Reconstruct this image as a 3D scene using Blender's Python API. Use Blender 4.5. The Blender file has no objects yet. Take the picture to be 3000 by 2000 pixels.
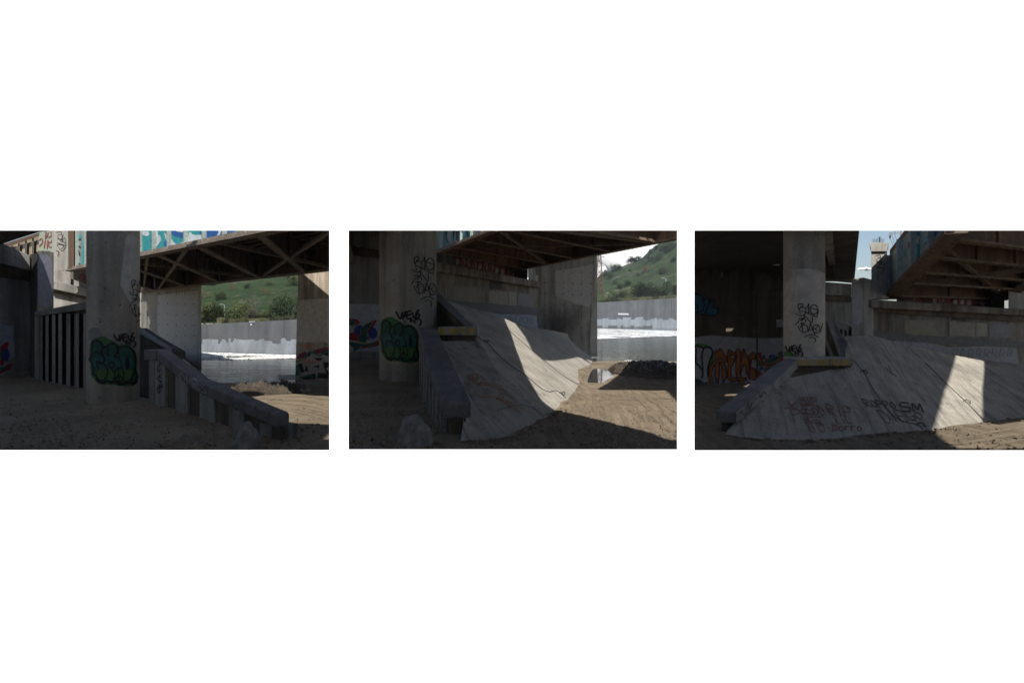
import bpy, bmesh, math, random
from mathutils import Vector, noise
from mathutils.bvhtree import BVHTree
random.seed(7)
R = math.radians
scene = bpy.context.scene
COL = scene.collection

# ------------------------------------------------------------------ camera, sky, sun, exposure
EYE = 1.6
cam_d = bpy.data.cameras.new("camera"); cam = bpy.data.objects.new("camera", cam_d); COL.objects.link(cam)
cam.location = (0, 0, EYE); cam.rotation_euler = (R(90), 0, 0)
cam_d.sensor_width = 36; cam_d.lens = 18; cam_d.shift_y = -0.024
cam_d.clip_start = 0.05; cam_d.clip_end = 4000
scene.camera = cam
SUN_EL, SUN_AZ = 45.0, 18.0
ce = math.cos(R(SUN_EL))
SUN = Vector((math.sin(R(SUN_AZ)) * ce, -math.cos(R(SUN_AZ)) * ce, math.sin(R(SUN_EL))))
w = bpy.data.worlds.new("World"); scene.world = w; w.use_nodes = True
nt = w.node_tree; bg = nt.nodes["Background"]
sky = nt.nodes.new("ShaderNodeTexSky"); sky.sky_type = 'NISHITA'; sky.sun_disc = False
sky.sun_elevation = R(SUN_EL); sky.sun_rotation = R(180 - SUN_AZ)
sky.air_density = 1.0; sky.dust_density = 1.0; sky.ozone_density = 2.2
nt.links.new(sky.outputs[0], bg.inputs[0]); bg.inputs[1].default_value = 0.088
sd = bpy.data.lights.new("sun", 'SUN'); sd.energy = 5.0; sd.angle = R(0.5); sd.color = (1.0, 0.955, 0.875)
so = bpy.data.objects.new("sun", sd); COL.objects.link(so)
so.rotation_euler = SUN.to_track_quat('Z', 'Y').to_euler()
scene.view_settings.view_transform = 'Standard'
scene.view_settings.look = 'None'; scene.view_settings.gamma = 1
scene.view_settings.exposure = 0.5
scene.cycles.max_bounces = 8; scene.cycles.diffuse_bounces = 4
scene.cycles.use_denoising = True
scene.cycles.sample_clamp_indirect = 6

# ------------------------------------------------------------------ helpers
F, HZ = 3608.0, 620.5
OX = {'L': 3608.0, 'C': 1166.5, 'R': -1270.0}
SRC0 = {'L': 0.0, 'C': 1015.0, 'R': 2028.0}

def ray(p, zx, zy): return Vector(((zx - OX[p]) / F, 1.0, (HZ - zy) / F))
def P(p, zx, zy, Y): return Vector((0, 0, EYE)) + ray(p, zx, zy) * Y
def PZ(p, zx, zy, z): return P(p, zx, zy, (z - EYE) / ray(p, zx, zy).z)
def sunback(pt, z):
    """where the sunbeam that lands on pt crosses height z"""
    k = (z - pt.z) / SUN.z
    return Vector((pt.x + SUN.x * k, pt.y + SUN.y * k, z))
def sstep(a, b, x):
    t = max(0.0, min(1.0, (x - a) / (b - a))); return t * t * (3 - 2 * t)
def nz(x, y, z=0.0, s=1.0): return noise.noise(Vector((x * s, y * s, z)))
def side(a, b, x, y):
    """signed distance, positive to the right of a -> b"""
    dx, dy = b[0] - a[0], b[1] - a[1]; l = math.hypot(dx, dy)
    return ((x - a[0]) * dy - (y - a[1]) * dx) / l

def gz(x, Y, bump=True):
    u = x / max(Y, .1)
    rL = max(-2.4, -0.09 * max(0, Y - 7.4)) * sstep(-.1, .7, side((-2.9, 6.5), (-6.4, 9.4), x, Y))
    if Y > 12: rL = max(-2.4, -0.09 * (Y - 7.4)) * sstep(-9.5, -8, x - (Y - 12) * -.9) if x > -30 else 0
    rC = max(-3, -0.055 * max(0, min(Y, 14.5) - 9.4) - .004 * max(0, min(Y, 18.5) - 14.5) - .069 * max(0, Y - 18.5)) * sstep(0, .6, side((-.75, 6.8), (-1.9, 11.5), x, Y))
    rR = -0.07 * min(18, max(0, Y - 8))
    a = sstep(-.345, -.33, u); b = sstep(.33, .345, u)
    z = rL * (1 - a) + rC * a * (1 - b) + rR * b
    if bump and Y < 40:
        z += .022 * nz(x, Y, 1, 1.1) + .012 * nz(x, Y, 4, 3.7)
    return z
def G(p, zx, zy):
    """ground point seen along a sight line"""
    r = ray(p, zx, zy); Y = 3.0
    while Y < 90:
        if EYE + r.z * Y <= gz(r.x * Y, Y, False): break
        Y += .05
    a, b = Y - .05, Y
    for _ in range(14):
        c = (a + b) / 2
        if EYE + r.z * c <= gz(r.x * c, c, False): b = c
        else: a = c
    return Vector((r.x * b, b, EYE + r.z * b))

class MB:
    def __init__(s): s.v = []; s.f = []
    def poly(s, pts):
        i = len(s.v); s.v += [Vector(q) for q in pts]; s.f.append(list(range(i, i + len(pts))))
    def prism(s, pts, vec):
        vec = Vector(vec); n = len(pts); i = len(s.v)
        s.v += [Vector(q) for q in pts] + [Vector(q) + vec for q in pts]
        s.f.append(list(range(i, i + n))); s.f.append(list(range(i + 2 * n - 1, i + n - 1, -1)))
        for k in range(n):
            m = (k + 1) % n; s.f.append([i + k, i + n + k, i + n + m, i + m])
    def box(s, c, size, rz=0.0):
        c = Vector(c); a = math.cos(rz); b = math.sin(rz); hx, hy, hz = size[0] / 2, size[1] / 2, size[2] / 2
        base = [(-hx, -hy), (hx, -hy), (hx, hy), (-hx, hy)]
        s.prism([c + Vector((x * a - y * b, x * b + y * a, -hz)) for x, y in base], (0, 0, 2 * hz))
    def beam(s, a, b, wd, ht, up=Vector((0, 0, 1))):
        """bar from a to b; a,b on the middle of its underside"""
        a, b = Vector(a), Vector(b); d = (b - a).normalized(); sx = d.cross(up).normalized() * wd / 2
        s.prism([a - sx, a + sx, a + sx + up * ht, a - sx + up * ht], b - a)
    def tube(s, path, r, n=6):
        path = [Vector(q) for q in path]; i0 = len(s.v)
        for k, q in enumerate(path):
            d = (path[min(k + 1, len(path) - 1)] - path[max(k - 1, 0)]).normalized()
            x = d.orthogonal().normalized() if abs(d.z) > .9 else d.cross(Vector((0, 0, 1))).normalized()
            y = d.cross(x); rr = r[k] if isinstance(r, (list, tuple)) else r
            for j in range(n):
                t = 2 * math.pi * j / n; s.v.append(q + (x * math.cos(t) + y * math.sin(t)) * rr)
        for k in range(len(path) - 1):
            for j in range(n):
                m = (j + 1) % n; s.f.append([i0 + k * n + j, i0 + k * n + m, i0 + (k + 1) * n + m, i0 + (k + 1) * n + j])
        s.f.append([i0 + j for j in range(n)][::-1]); s.f.append([i0 + (len(path) - 1) * n + j for j in range(n)])
    def strip(s, left, right, thick):
        """a capping: left/right top edges, closed body of given thickness"""
        n = len(left); i = len(s.v); d = Vector((0, 0, -thick))
        for l, r in zip(left, right): s.v += [l, r, r + d, l + d]
        for k in range(n - 1):
            a = i + 4 * k; b = a + 4
            for j in range(4):
                m = (j + 1) % 4; s.f.append([a + j, a + m, b + m, b + j])
        s.f.append([i, i + 3, i + 2, i + 1]); e = i + 4 * (n - 1); s.f.append([e, e + 1, e + 2, e + 3])
    def bvh(s): return BVHTree.FromPolygons(s.v, s.f)
    def build(s, name, mat, parent=None, smooth=False, bevel=0.0, weld=False, recalc=True, autosm=None):
        base = Vector(parent["_b"]) if parent is not None and "_b" in parent else Vector((0, 0, 0))
        me = bpy.data.meshes.new(name); me.from_pydata([tuple(q - base) for q in s.v], [], s.f)
        bm = bmesh.new(); bm.from_mesh(me)
        if weld: bmesh.ops.remove_doubles(bm, verts=bm.verts, dist=1e-4)
        if recalc: bmesh.ops.recalc_face_normals(bm, faces=bm.faces)
        bm.to_mesh(me); bm.free()
        if smooth:
            for q in me.polygons: q.use_smooth = True
        o = bpy.data.objects.new(name, me); COL.objects.link(o); me.materials.append(mat)
        if parent is not None: o.parent = parent
        if bevel:
            b = o.modifiers.new("bevel", 'BEVEL'); b.width = bevel; b.segments = 2; b.limit_method = 'ANGLE'; b.angle_limit = R(35)
        return o

def thing(name, label, cat, base, group=None):
    o = bpy.data.objects.new(name, None); COL.objects.link(o); o.location = base; o.empty_display_size = .2
    o["label"] = label; o["category"] = cat; o["_b"] = tuple(base)
    if group: o["group"] = group
    return o
def tag(o, label, cat, group=None):
    o["label"] = label; o["category"] = cat
    if group: o["group"] = group
    return o
def struct(o, kind='structure'): o["kind"] = kind; return o

# ------------------------------------------------------------------ materials
def mat(name, rough=.9):
    m = bpy.data.materials.new(name); m.use_nodes = True; b = m.node_tree.nodes["Principled BSDF"]
    b.inputs["Roughness"].default_value = rough; b.inputs["Specular IOR Level"].default_value = .25
    return m, m.node_tree, b
def N(nt, t, **kw):
    n = nt.nodes.new(t)
    for k, v in kw.items(): setattr(n, k, v)
    return n
def tnoise(nt, co, scale, detail=6, rough=.6, stretch=None):
    n = N(nt, "ShaderNodeTexNoise"); n.inputs["Scale"].default_value = scale
    n.inputs["Detail"].default_value = detail; n.inputs["Roughness"].default_value = rough
    if stretch:
        mp = N(nt, "ShaderNodeMapping"); mp.inputs["Scale"].default_value = stretch
        nt.links.new(co, mp.inputs[0]); co = mp.outputs[0]
    nt.links.new(co, n.inputs["Vector"]); return n.outputs["Fac"]
def ramp(nt, fac, stops):
    r = N(nt, "ShaderNodeValToRGB"); e = r.color_ramp.elements
    while len(e) < len(stops): e.new(.5)
    for k, (pos, c) in enumerate(stops):
        e[k].position = pos; e[k].color = (c, c, c, 1) if not isinstance(c, tuple) else (*c, 1)
    nt.links.new(fac, r.inputs[0]); return r.outputs[0]
def mix(nt, a, b, fac, mode='MIX'):
    m = N(nt, "ShaderNodeMix", data_type='RGBA', blend_type=mode)
    for sock, v in ((m.inputs["Factor"], fac), (m.inputs["A"], a), (m.inputs["B"], b)):
        if isinstance(v, bpy.types.NodeSocket): nt.links.new(v, sock)
        elif isinstance(v, tuple): sock.default_value = (*v, 1)
        else: sock.default_value = v
    return m.outputs["Result"]
def bump(nt, bsdf, h, strength, dist=.02):
    b = N(nt, "ShaderNodeBump"); b.inputs["Strength"].default_value = strength; b.inputs["Distance"].default_value = dist
    nt.links.new(h, b.inputs["Height"]); nt.links.new(b.outputs[0], bsdf.inputs["Normal"])

def concrete(name, c1, c2, streak=.45, pits=.5, boards=0.0, rust=0.0, scale=1.0):
    m, nt, b = mat(name, .92)
    co = N(nt, "ShaderNodeTexCoord").outputs["Object"]
    base = mix(nt, c1, c2, ramp(nt, tnoise(nt, co, .9 * scale, 9, .68), [(.35, 0.0), (.68, 1.0)]))
    s = ramp(nt, tnoise(nt, co, 1.0, 5, .6, (3.2 * scale, 3.2 * scale, .22)), [(.42, 1.0), (.66, 1 - streak)])
    base = mix(nt, base, s, 1.0, 'MULTIPLY')
    p = ramp(nt, tnoise(nt, co, 9 * scale, 3, .5), [(.66, 1.0), (.76, 1 - pits)])
    base = mix(nt, base, p, 1.0, 'MULTIPLY')
    f = ramp(nt, tnoise(nt, co, 34 * scale, 4, .7), [(.3, .78), (.7, 1.12)])
    base = mix(nt, base, f, 1.0, 'MULTIPLY')
    if rust:
        rs = ramp(nt, tnoise(nt, co, 1.0, 6, .65, (1.4, 1.4, .16)), [(.5, 0.0), (.7, rust)])
        base = mix(nt, base, (.10, .055, .03), rs)
    h = tnoise(nt, co, 22 * scale, 6, .7)
    if boards:
        wv = N(nt, "ShaderNodeTexWave", wave_type='BANDS', bands_direction='Z'); wv.inputs["Scale"].default_value = boards
        wv.inputs["Distortion"].default_value = .6; nt.links.new(co, wv.inputs["Vector"])
        base = mix(nt, base, ramp(nt, wv.outputs["Fac"], [(.0, .8), (.25, 1.0)]), .8, 'MULTIPLY')
        h = mix(nt, h, wv.outputs["Color"], .4)
    nt.links.new(base, b.inputs["Base Color"]); bump(nt, b, h, .55, .02)
    return m
def add_painted_shade(m, at, rad, col=(.035, .032, .03)):  # paints a soft round patch of shade into the base colour
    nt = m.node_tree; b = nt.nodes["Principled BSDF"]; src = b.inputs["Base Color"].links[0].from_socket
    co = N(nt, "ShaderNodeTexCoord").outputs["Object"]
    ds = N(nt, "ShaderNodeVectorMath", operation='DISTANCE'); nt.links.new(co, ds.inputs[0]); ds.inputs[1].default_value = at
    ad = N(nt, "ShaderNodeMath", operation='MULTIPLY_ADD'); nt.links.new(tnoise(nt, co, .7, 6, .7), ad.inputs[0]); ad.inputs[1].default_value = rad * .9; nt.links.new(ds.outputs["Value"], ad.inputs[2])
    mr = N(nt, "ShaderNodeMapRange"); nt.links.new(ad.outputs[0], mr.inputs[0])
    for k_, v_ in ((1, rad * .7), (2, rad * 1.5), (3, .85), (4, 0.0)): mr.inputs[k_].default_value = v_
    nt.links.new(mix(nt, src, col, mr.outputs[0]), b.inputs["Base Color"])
def steel(name, c1, c2, c3, flake=.62):
    m, nt, b = mat(name, .75)
    co = N(nt, "ShaderNodeTexCoord").outputs["Object"]
    base = mix(nt, c1, c2, ramp(nt, tnoise(nt, co, 1.0, 6, .6, (2.2, 2.2, .35)), [(.4, 0.0), (.65, 1.0)]))
    base = mix(nt, base, c3, ramp(nt, tnoise(nt, co, 3.2, 8, .75), [(flake, 0.0), (flake + .07, 1.0)]))
    base = mix(nt, base, ramp(nt, tnoise(nt, co, 18, 4, .7), [(.3, .7), (.7, 1.15)]), 1.0, 'MULTIPLY')
    nt.links.new(base, b.inputs["Base Color"]); bump(nt, b, tnoise(nt, co, 26, 5, .7), .4, .01)
    return m
_pc = {}
def paint(rgb, rough=.6):
    k = (tuple(round(c, 3) for c in rgb), rough)
    if k in _pc: return _pc[k]
    m, nt, b = mat("spray_paint", rough)
    co = N(nt, "ShaderNodeTexCoord").outputs["Object"]
    f = ramp(nt, tnoise(nt, co, 6, 6, .7), [(.3, .72), (.7, 1.15)])
    nt.links.new(mix(nt, rgb, f, 1.0, 'MULTIPLY'), b.inputs["Base Color"]); bump(nt, b, tnoise(nt, co, 40, 4, .7), .3, .005)
    _pc[k] = m; return m
BLACK = (.012, .012, .014)

M_wall, _nt, _b = mat("white_plaster", .85)
_co = N(_nt, "ShaderNodeTexCoord").outputs["Object"]
_nt.links.new(mix(_nt, (.90, .90, .90), (.93, .93, .93), tnoise(_nt, _co, 3, 5, .6)), _b.inputs["Base Color"])
bump(_nt, _b, tnoise(_nt, _co, 90, 4, .6), .08, .003)

C_pillar = concrete("pillar_concrete", (.385, .35, .298), (.26, .235, .198), .4, .65)
C_plaster = concrete("pillar_render", (.40, .385, .36), (.31, .30, .28), .25, .3)
C_grey = concrete("grey_concrete", (.28, .268, .248), (.175, .165, .15), .5, .6)
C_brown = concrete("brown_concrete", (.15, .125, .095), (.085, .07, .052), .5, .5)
C_light = concrete("pale_concrete", (.36, .345, .315), (.24, .23, .21), .5, .4)
C_abut = concrete("stained_concrete", (.25, .235, .205), (.14, .125, .10), .6, .5, 0, .8)
C_pier = concrete("board_concrete", (.30, .285, .26), (.21, .198, .178), .45, .55, 3.0)
C_pierC = concrete("board_concrete_painted_shade", (.30, .285, .26), (.21, .198, .178), .45, .55, 3.0)  # pier concrete that takes the painted shade patch
C_warm = concrete("warm_board_concrete", (.58, .49, .39), (.42, .35, .275), .45, .4, 4.0)
C_cap = concrete("cap_concrete", (.20, .194, .19), (.122, .118, .115), .25, .6)
C_rib = concrete("painted_rib_concrete", (.35, .335, .31), (.245, .232, .21), .45, .5)
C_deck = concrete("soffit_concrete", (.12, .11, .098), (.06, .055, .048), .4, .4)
C_dark = concrete("dark_concrete", (.075, .07, .065), (.035, .033, .03), .4, .3)  # evenly dark concrete tone
C_black = concrete("black_soffit", (.03, .028, .025), (.018, .017, .015), .4, .3)  # even, nearly black tone for the overpass soffit
S_rust = steel("rusty_steel", (.085, .055, .037), (.15, .085, .05), (.27, .17, .11), .64)
S_grey = steel("weathered_steel", (.25, .215, .18), (.165, .13, .10), (.26, .14, .08), .62)
S_mid = steel("brown_steel", (.17, .125, .09), (.12, .08, .055), (.24, .13, .075), .6)
S_girder = steel("painted_girder_steel", (.30, .36, .34), (.19, .21, .19), (.15, .09, .055), .66)
S_galv = steel("galvanised_steel", (.30, .31, .33), (.22, .22, .23), (.18, .12, .09), .7)

def slope_material(rot):
    m, nt, b = mat("paving_concrete", .85)
    co = N(nt, "ShaderNodeTexCoord").outputs["Object"]
    base = mix(nt, (.425, .395, .345), (.235, .214, .182), ramp(nt, tnoise(nt, co, 1.3, 9, .7), [(.35, 0.0), (.7, 1.0)]))
    mp = N(nt, "ShaderNodeMapping"); mp.inputs["Rotation"].default_value = (0, 0, R(rot)); nt.links.new(co, mp.inputs[0])
    st = ramp(nt, tnoise(nt, mp.outputs[0], 1.0, 6, .7, (.9, 12.0, .9)), [(.48, 1.0), (.64, .34)])
    base = mix(nt, base, st, .55, 'MULTIPLY')
    base = mix(nt, base, ramp(nt, tnoise(nt, co, 24, 5, .75), [(.3, .72), (.7, 1.1)]), 1.0, 'MULTIPLY')
    base = mix(nt, base, ramp(nt, tnoise(nt, co, 5, 3, .5), [(.66, 1.0), (.74, .5)]), 1.0, 'MULTIPLY')
    nt.links.new(base, b.inputs["Base Color"]); bump(nt, b, tnoise(nt, co, 16, 7, .75), .7, .03)
    return m
M_slope = slope_material(61); M_slopeR = slope_material(112)

def ground_material():
    m, nt, b = mat("dusty_earth", .95)
    co = N(nt, "ShaderNodeTexCoord").outputs["Object"]
    base = mix(nt, (.33, .265, .19), (.205, .16, .11), ramp(nt, tnoise(nt, co, .8, 9, .72), [(.38, 0.0), (.66, 1.0)]))
    tr = ramp(nt, tnoise(nt, co, 1.0, 5, .65, (8.0, .8, 1)), [(.42, 1.0), (.66, .5)])
    sx = N(nt, "ShaderNodeSeparateXYZ"); nt.links.new(co, sx.inputs[0])
    mr = N(nt, "ShaderNodeMapRange"); nt.links.new(sx.outputs[0], mr.inputs[0])
    for k_, v_ in ((1, -1.5), (2, .6), (3, .15), (4, .7)): mr.inputs[k_].default_value = v_
    base = mix(nt, base, tr, mr.outputs[0], 'MULTIPLY')
    base = mix(nt, base, (.05, .036, .024), ramp(nt, tnoise(nt, co, 2.6, 7, .8), [(.6, 0.0), (.68, .85)]))
    base = mix(nt, base, ramp(nt, tnoise(nt, co, 30, 5, .75), [(.3, .6), (.7, 1.2)]), 1.0, 'MULTIPLY')
    nt.links.new(base, b.inputs["Base Color"]); bump(nt, b, tnoise(nt, co, 9, 9, .8), .9, .05)
    return m
M_ground = ground_material()
def simple(name, c1, c2, sc=3.0, rough=.9, bmp=.5, dist=.02, spec=.25):
    m, nt, b = mat(name, rough); b.inputs["Specular IOR Level"].default_value = spec
    co = N(nt, "ShaderNodeTexCoord").outputs["Object"]
    nt.links.new(mix(nt, c1, c2, ramp(nt, tnoise(nt, co, sc, 8, .7), [(.35, 0.0), (.65, 1.0)])), b.inputs["Base Color"])
    bump(nt, b, tnoise(nt, co, sc * 6, 6, .75), bmp, dist); return m
M_pave = simple("pale_paving", (.6, .6, .6), (.5, .5, .5), 2)
M_mud = simple("wet_mud", (.028, .021, .015), (.115, .09, .066), 2.6, .3, 1.0, .08, .6)
M_clod = simple("dry_clods", (.21, .17, .125), (.12, .095, .065), 6)
M_rock = simple("granite", (.46, .44, .405), (.22, .205, .18), 9, .9, 1.0, .05)
M_leaf = simple("dry_leaves", (.22, .15, .085), (.10, .062, .035), 9, .9, .2)
M_glint = simple("glints", (.85, .85, .84), (.7, .7, .7), 4, .5)  # near-white colour standing in for sun glitter and wet glare
M_puddle, _nt, _b = mat('still_water', .03); _b.inputs['Base Color'].default_value = (.03, .03, .028, 1); _b.inputs['Specular IOR Level'].default_value = .8
M_cable = simple("black_cable", (.045, .042, .04), (.07, .065, .06), 9, .6)
M_cloud = simple("cloud_vapour", (.95, .95, .95), (.92, .92, .93), .02, 1.0, 0.0)
M_white = simple("white_board", (.75, .78, .8), (.65, .68, .7), 5)

def hill_material():
    m, nt, b = mat("hill_grass", .95); b.inputs["Specular IOR Level"].default_value = .05
    co = N(nt, "ShaderNodeTexCoord").outputs["Object"]
    base = mix(nt, (.046, .078, .030), (.028, .045, .024), ramp(nt, tnoise(nt, co, .09, 9, .7), [(.38, 0.0), (.62, 1.0)]))
    base = mix(nt, base, (.13, .115, .085), ramp(nt, tnoise(nt, co, .10, 8, .72), [(.55, 0.0), (.63, .8)]))
    base = mix(nt, base, (.24, .21, .17), ramp(nt, tnoise(nt, co, .35, 8, .75), [(.64, 0.0), (.69, .8)]))
    base = mix(nt, base, ramp(nt, tnoise(nt, co, 1.6, 6, .75), [(.3, .65), (.7, 1.25)]), 1.0, 'MULTIPLY')
    nt.links.new(base, b.inputs["Base Color"]); bump(nt, b, tnoise(nt, co, .5, 8, .75), .8, 1.2)
    return m
M_hill = hill_material()
def floodwall_material():
    m, nt, b = mat("floodwall_concrete", .9)
    co = N(nt, "ShaderNodeTexCoord").outputs["Object"]
    base = mix(nt, (.112, .12, .132), (.082, .087, .095), ramp(nt, tnoise(nt, co, .25, 8, .7), [(.38, 0.0), (.66, 1.0)]))
    s = ramp(nt, tnoise(nt, co, 1.0, 5, .6, (.7, .7, .05)), [(.42, 1.12), (.68, .78)])
    base = mix(nt, base, s, 1.0, 'MULTIPLY')
    nt.links.new(base, b.inputs["Base Color"]); bump(nt, b, tnoise(nt, co, 6, 6, .7), .3, .03)
    return m
M_flood = floodwall_material()
M_floodpaint = concrete("floodwall_white_paint", (.30, .33, .37), (.24, .268, .305), .3, .3, 0, 0, .25)

def water_material():
    m, nt, b = mat("river_water", .07)
    b.inputs["Base Color"].default_value = (.04, .043, .032, 1); b.inputs["IOR"].default_value = 1.33
    b.inputs["Specular IOR Level"].default_value = .4
    co = N(nt, "ShaderNodeTexCoord").outputs["Object"]
    h1 = tnoise(nt, co, 1.0, 3, .5, (.35, 1.1, 1)); h2 = tnoise(nt, co, 1.0, 2, .5, (1.2, 3.2, 1))
    h = mix(nt, h1, h2, .45)
    bump(nt, b, h, .3, .12)
    return m
M_water = water_material()
def leafmat(name, c1, c2, c3):
    m, nt, b = mat(name, .7)
    oi = N(nt, "ShaderNodeObjectInfo").outputs["Random"]
    co = N(nt, "ShaderNodeTexCoord").outputs["Object"]
    base = mix(nt, c1, c2, ramp(nt, tnoise(nt, co, 2.0, 4, .7), [(.35, 0.0), (.65, 1.0)]))
    base = mix(nt, base, c3, ramp(nt, tnoise(nt, co, 7.0, 3, .7), [(.55, 0.0), (.66, .8)]))
    nt.links.new(base, b.inputs["Base Color"]); return m
L_green = leafmat("shrub_leaves", (.042, .06, .022), (.072, .09, .034), (.125, .13, .055))
L_dark = leafmat("evergreen_leaves", (.02, .035, .015), (.035, .055, .02), (.065, .085, .03))
L_straw = leafmat("reed_leaves", (.12, .115, .055), (.055, .065, .025), (.28, .25, .17))
L_grey = leafmat("bare_twigs", (.085, .075, .06), (.05, .045, .035), (.12, .11, .08))
L_rust = leafmat("russet_leaves", (.11, .065, .03), (.07, .05, .025), (.13, .09, .04))
M_bark = simple("bark", (.09, .07, .05), (.05, .04, .03), 6)

# ------------------------------------------------------------------ graffiti tools
CROPS = {'K1': ('L', 240, 800, 4.61), 'K2': ('L', 0, 670, 5.6), 'K3': ('L', 410, 670, 4.2), 'K4': ('L', 580, 780, 3.92),
         'K5': ('L', 400, 950, 4.215), 'K6': ('C', 1015, 670, 4.0205), 'K7': ('C', 1730, 670, 3.265), 'K8': ('C', 1200, 930, 2.977),
         'K9': ('C', 1015, 900, 3.716), 'K10': ('R', 2028, 940, 7.127), 'K11': ('R', 2280, 860, 7.125), 'K12': ('R', 2260, 1140, 4.9),
         'K13': ('R', 2400, 670, 3.92), 'K14': ('R', 2028, 670, 4.78)}
SC = .41577
def conv(k, pts, f=None):
    """close-up coordinates -> the coordinates the surfaces were surveyed in; f maps a tag onto another surface's copy first"""
    p, x0, y0, s = CROPS[k]
    out = []
    for x, y in pts:
        if f: x, y = f(x, y)
        out.append(((x0 + x / s - SRC0[p]) / SC, (y0 + y / s - 670) / SC))
    return out
def kw(k): return 1 / CROPS[k][3] / SC

def smooth_line(pts, step):
    if len(pts) > 2:
        q = []
        for i in range(len(pts) - 1):
            p0, p1, p2, p3 = pts[max(i - 1, 0)], pts[i], pts[i + 1], pts[min(i + 2, len(pts) - 1)]
            n = max(2, int(math.hypot(p2[0] - p1[0], p2[1] - p1[1]) / step))
            for j in range(n):
                t = j / n
                q.append(tuple(.5 * (2 * p1[c] + (p2[c] - p0[c]) * t + (2 * p0[c] - 5 * p1[c] + 4 * p2[c] - p3[c]) * t * t +
                                     (3 * p1[c] - p0[c] - 3 * p2[c] + p3[c]) * t ** 3) for c in (0, 1)))
        q.append(pts[-1]); return q
    a, b = pts[0], pts[-1]; n = max(2, int(math.hypot(b[0] - a[0], b[1] - a[1]) / step))
    return [(a[0] + (b[0] - a[0]) * j / n, a[1] + (b[1] - a[1]) * j / n) for j in range(n + 1)]
O0 = Vector((0, 0, EYE))
def hit(bv, p, zx, zy, off):
    d = ray(p, zx, zy).normalized(); loc, n, i, dist = bv.ray_cast(O0, d)
    if loc is None: return None
    if n.dot(d) > 0: n = -n
    return loc + n * off
def stroke(mb, bv, p, pts, wd, off, sharp=False):
    q = pts if sharp else smooth_line(pts, max(6, wd))
    if sharp:
        qq = []
        for a, b in zip(q[:-1], q[1:]): qq += smooth_line([a, b], max(8, wd))[:-1]
        q = qq + [q[-1]]
    prev = None
    for i, a in enumerate(q):
        b0, b1 = q[max(i - 1, 0)], q[min(i + 1, len(q) - 1)]
        dx, dy = b1[0] - b0[0], b1[1] - b0[1]; l = math.hypot(dx, dy) or 1
        nx, ny = -dy / l * wd / 2, dx / l * wd / 2
        pr = (hit(bv, p, a[0] + nx, a[1] + ny, off), hit(bv, p, a[0] - nx, a[1] - ny, off))
        if prev and all(prev) and all(pr) and (pr[0] - prev[0]).length < .7: mb.poly([prev[0], prev[1], pr[1], pr[0]])
        prev = pr
def fill(mb, bv, p, poly, off, sx=5.0, sy=30.0):
    xs = [a[0] for a in poly]; x = min(xs)
    while x < max(xs):
        xm = x + sx / 2; ys = []
        for a, b in zip(poly, poly[1:] + poly[:1]):
            if (a[0] <= xm) != (b[0] <= xm): ys.append(a[1] + (b[1] - a[1]) * (xm - a[0]) / (b[0] - a[0]))
        ys.sort()
        for y0, y1 in zip(ys[::2], ys[1::2]):
            n = max(1, int((y1 - y0) / sy)); pl = pr = None
            for j in range(n + 1):
                y = y0 + (y1 - y0) * j / n
                l, r = hit(bv, p, x, y, off), hit(bv, p, x + sx, y, off)
                if pl and pr and l and r and (l - pl).length < 1.5 + .03 * l.y: mb.poly([pl, pr, r, l])
                pl, pr = l, r
        x += sx
def ell(cx, cy, rx, ry, n=18, a0=0.0, a1=6.2832):
    return [(cx + rx * math.cos(a0 + (a1 - a0) * i / n), cy + ry * math.sin(a0 + (a1 - a0) * i / n)) for i in range(n + (0 if a1 - a0 > 6.28 else 1))]
def ring(cx, cy, rx, ry): e = ell(cx, cy, rx, ry); return e + [e[0]]
def blob(pts, k=2):
    """rounded outline"""
    for _ in range(k):
        q = []
        for a, b in zip(pts, pts[1:] + pts[:1]):
            q += [(a[0] * .75 + b[0] * .25, a[1] * .75 + b[1] * .25), (a[0] * .25 + b[0] * .75, a[1] * .25 + b[1] * .75)]
        pts = q
    return pts
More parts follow.
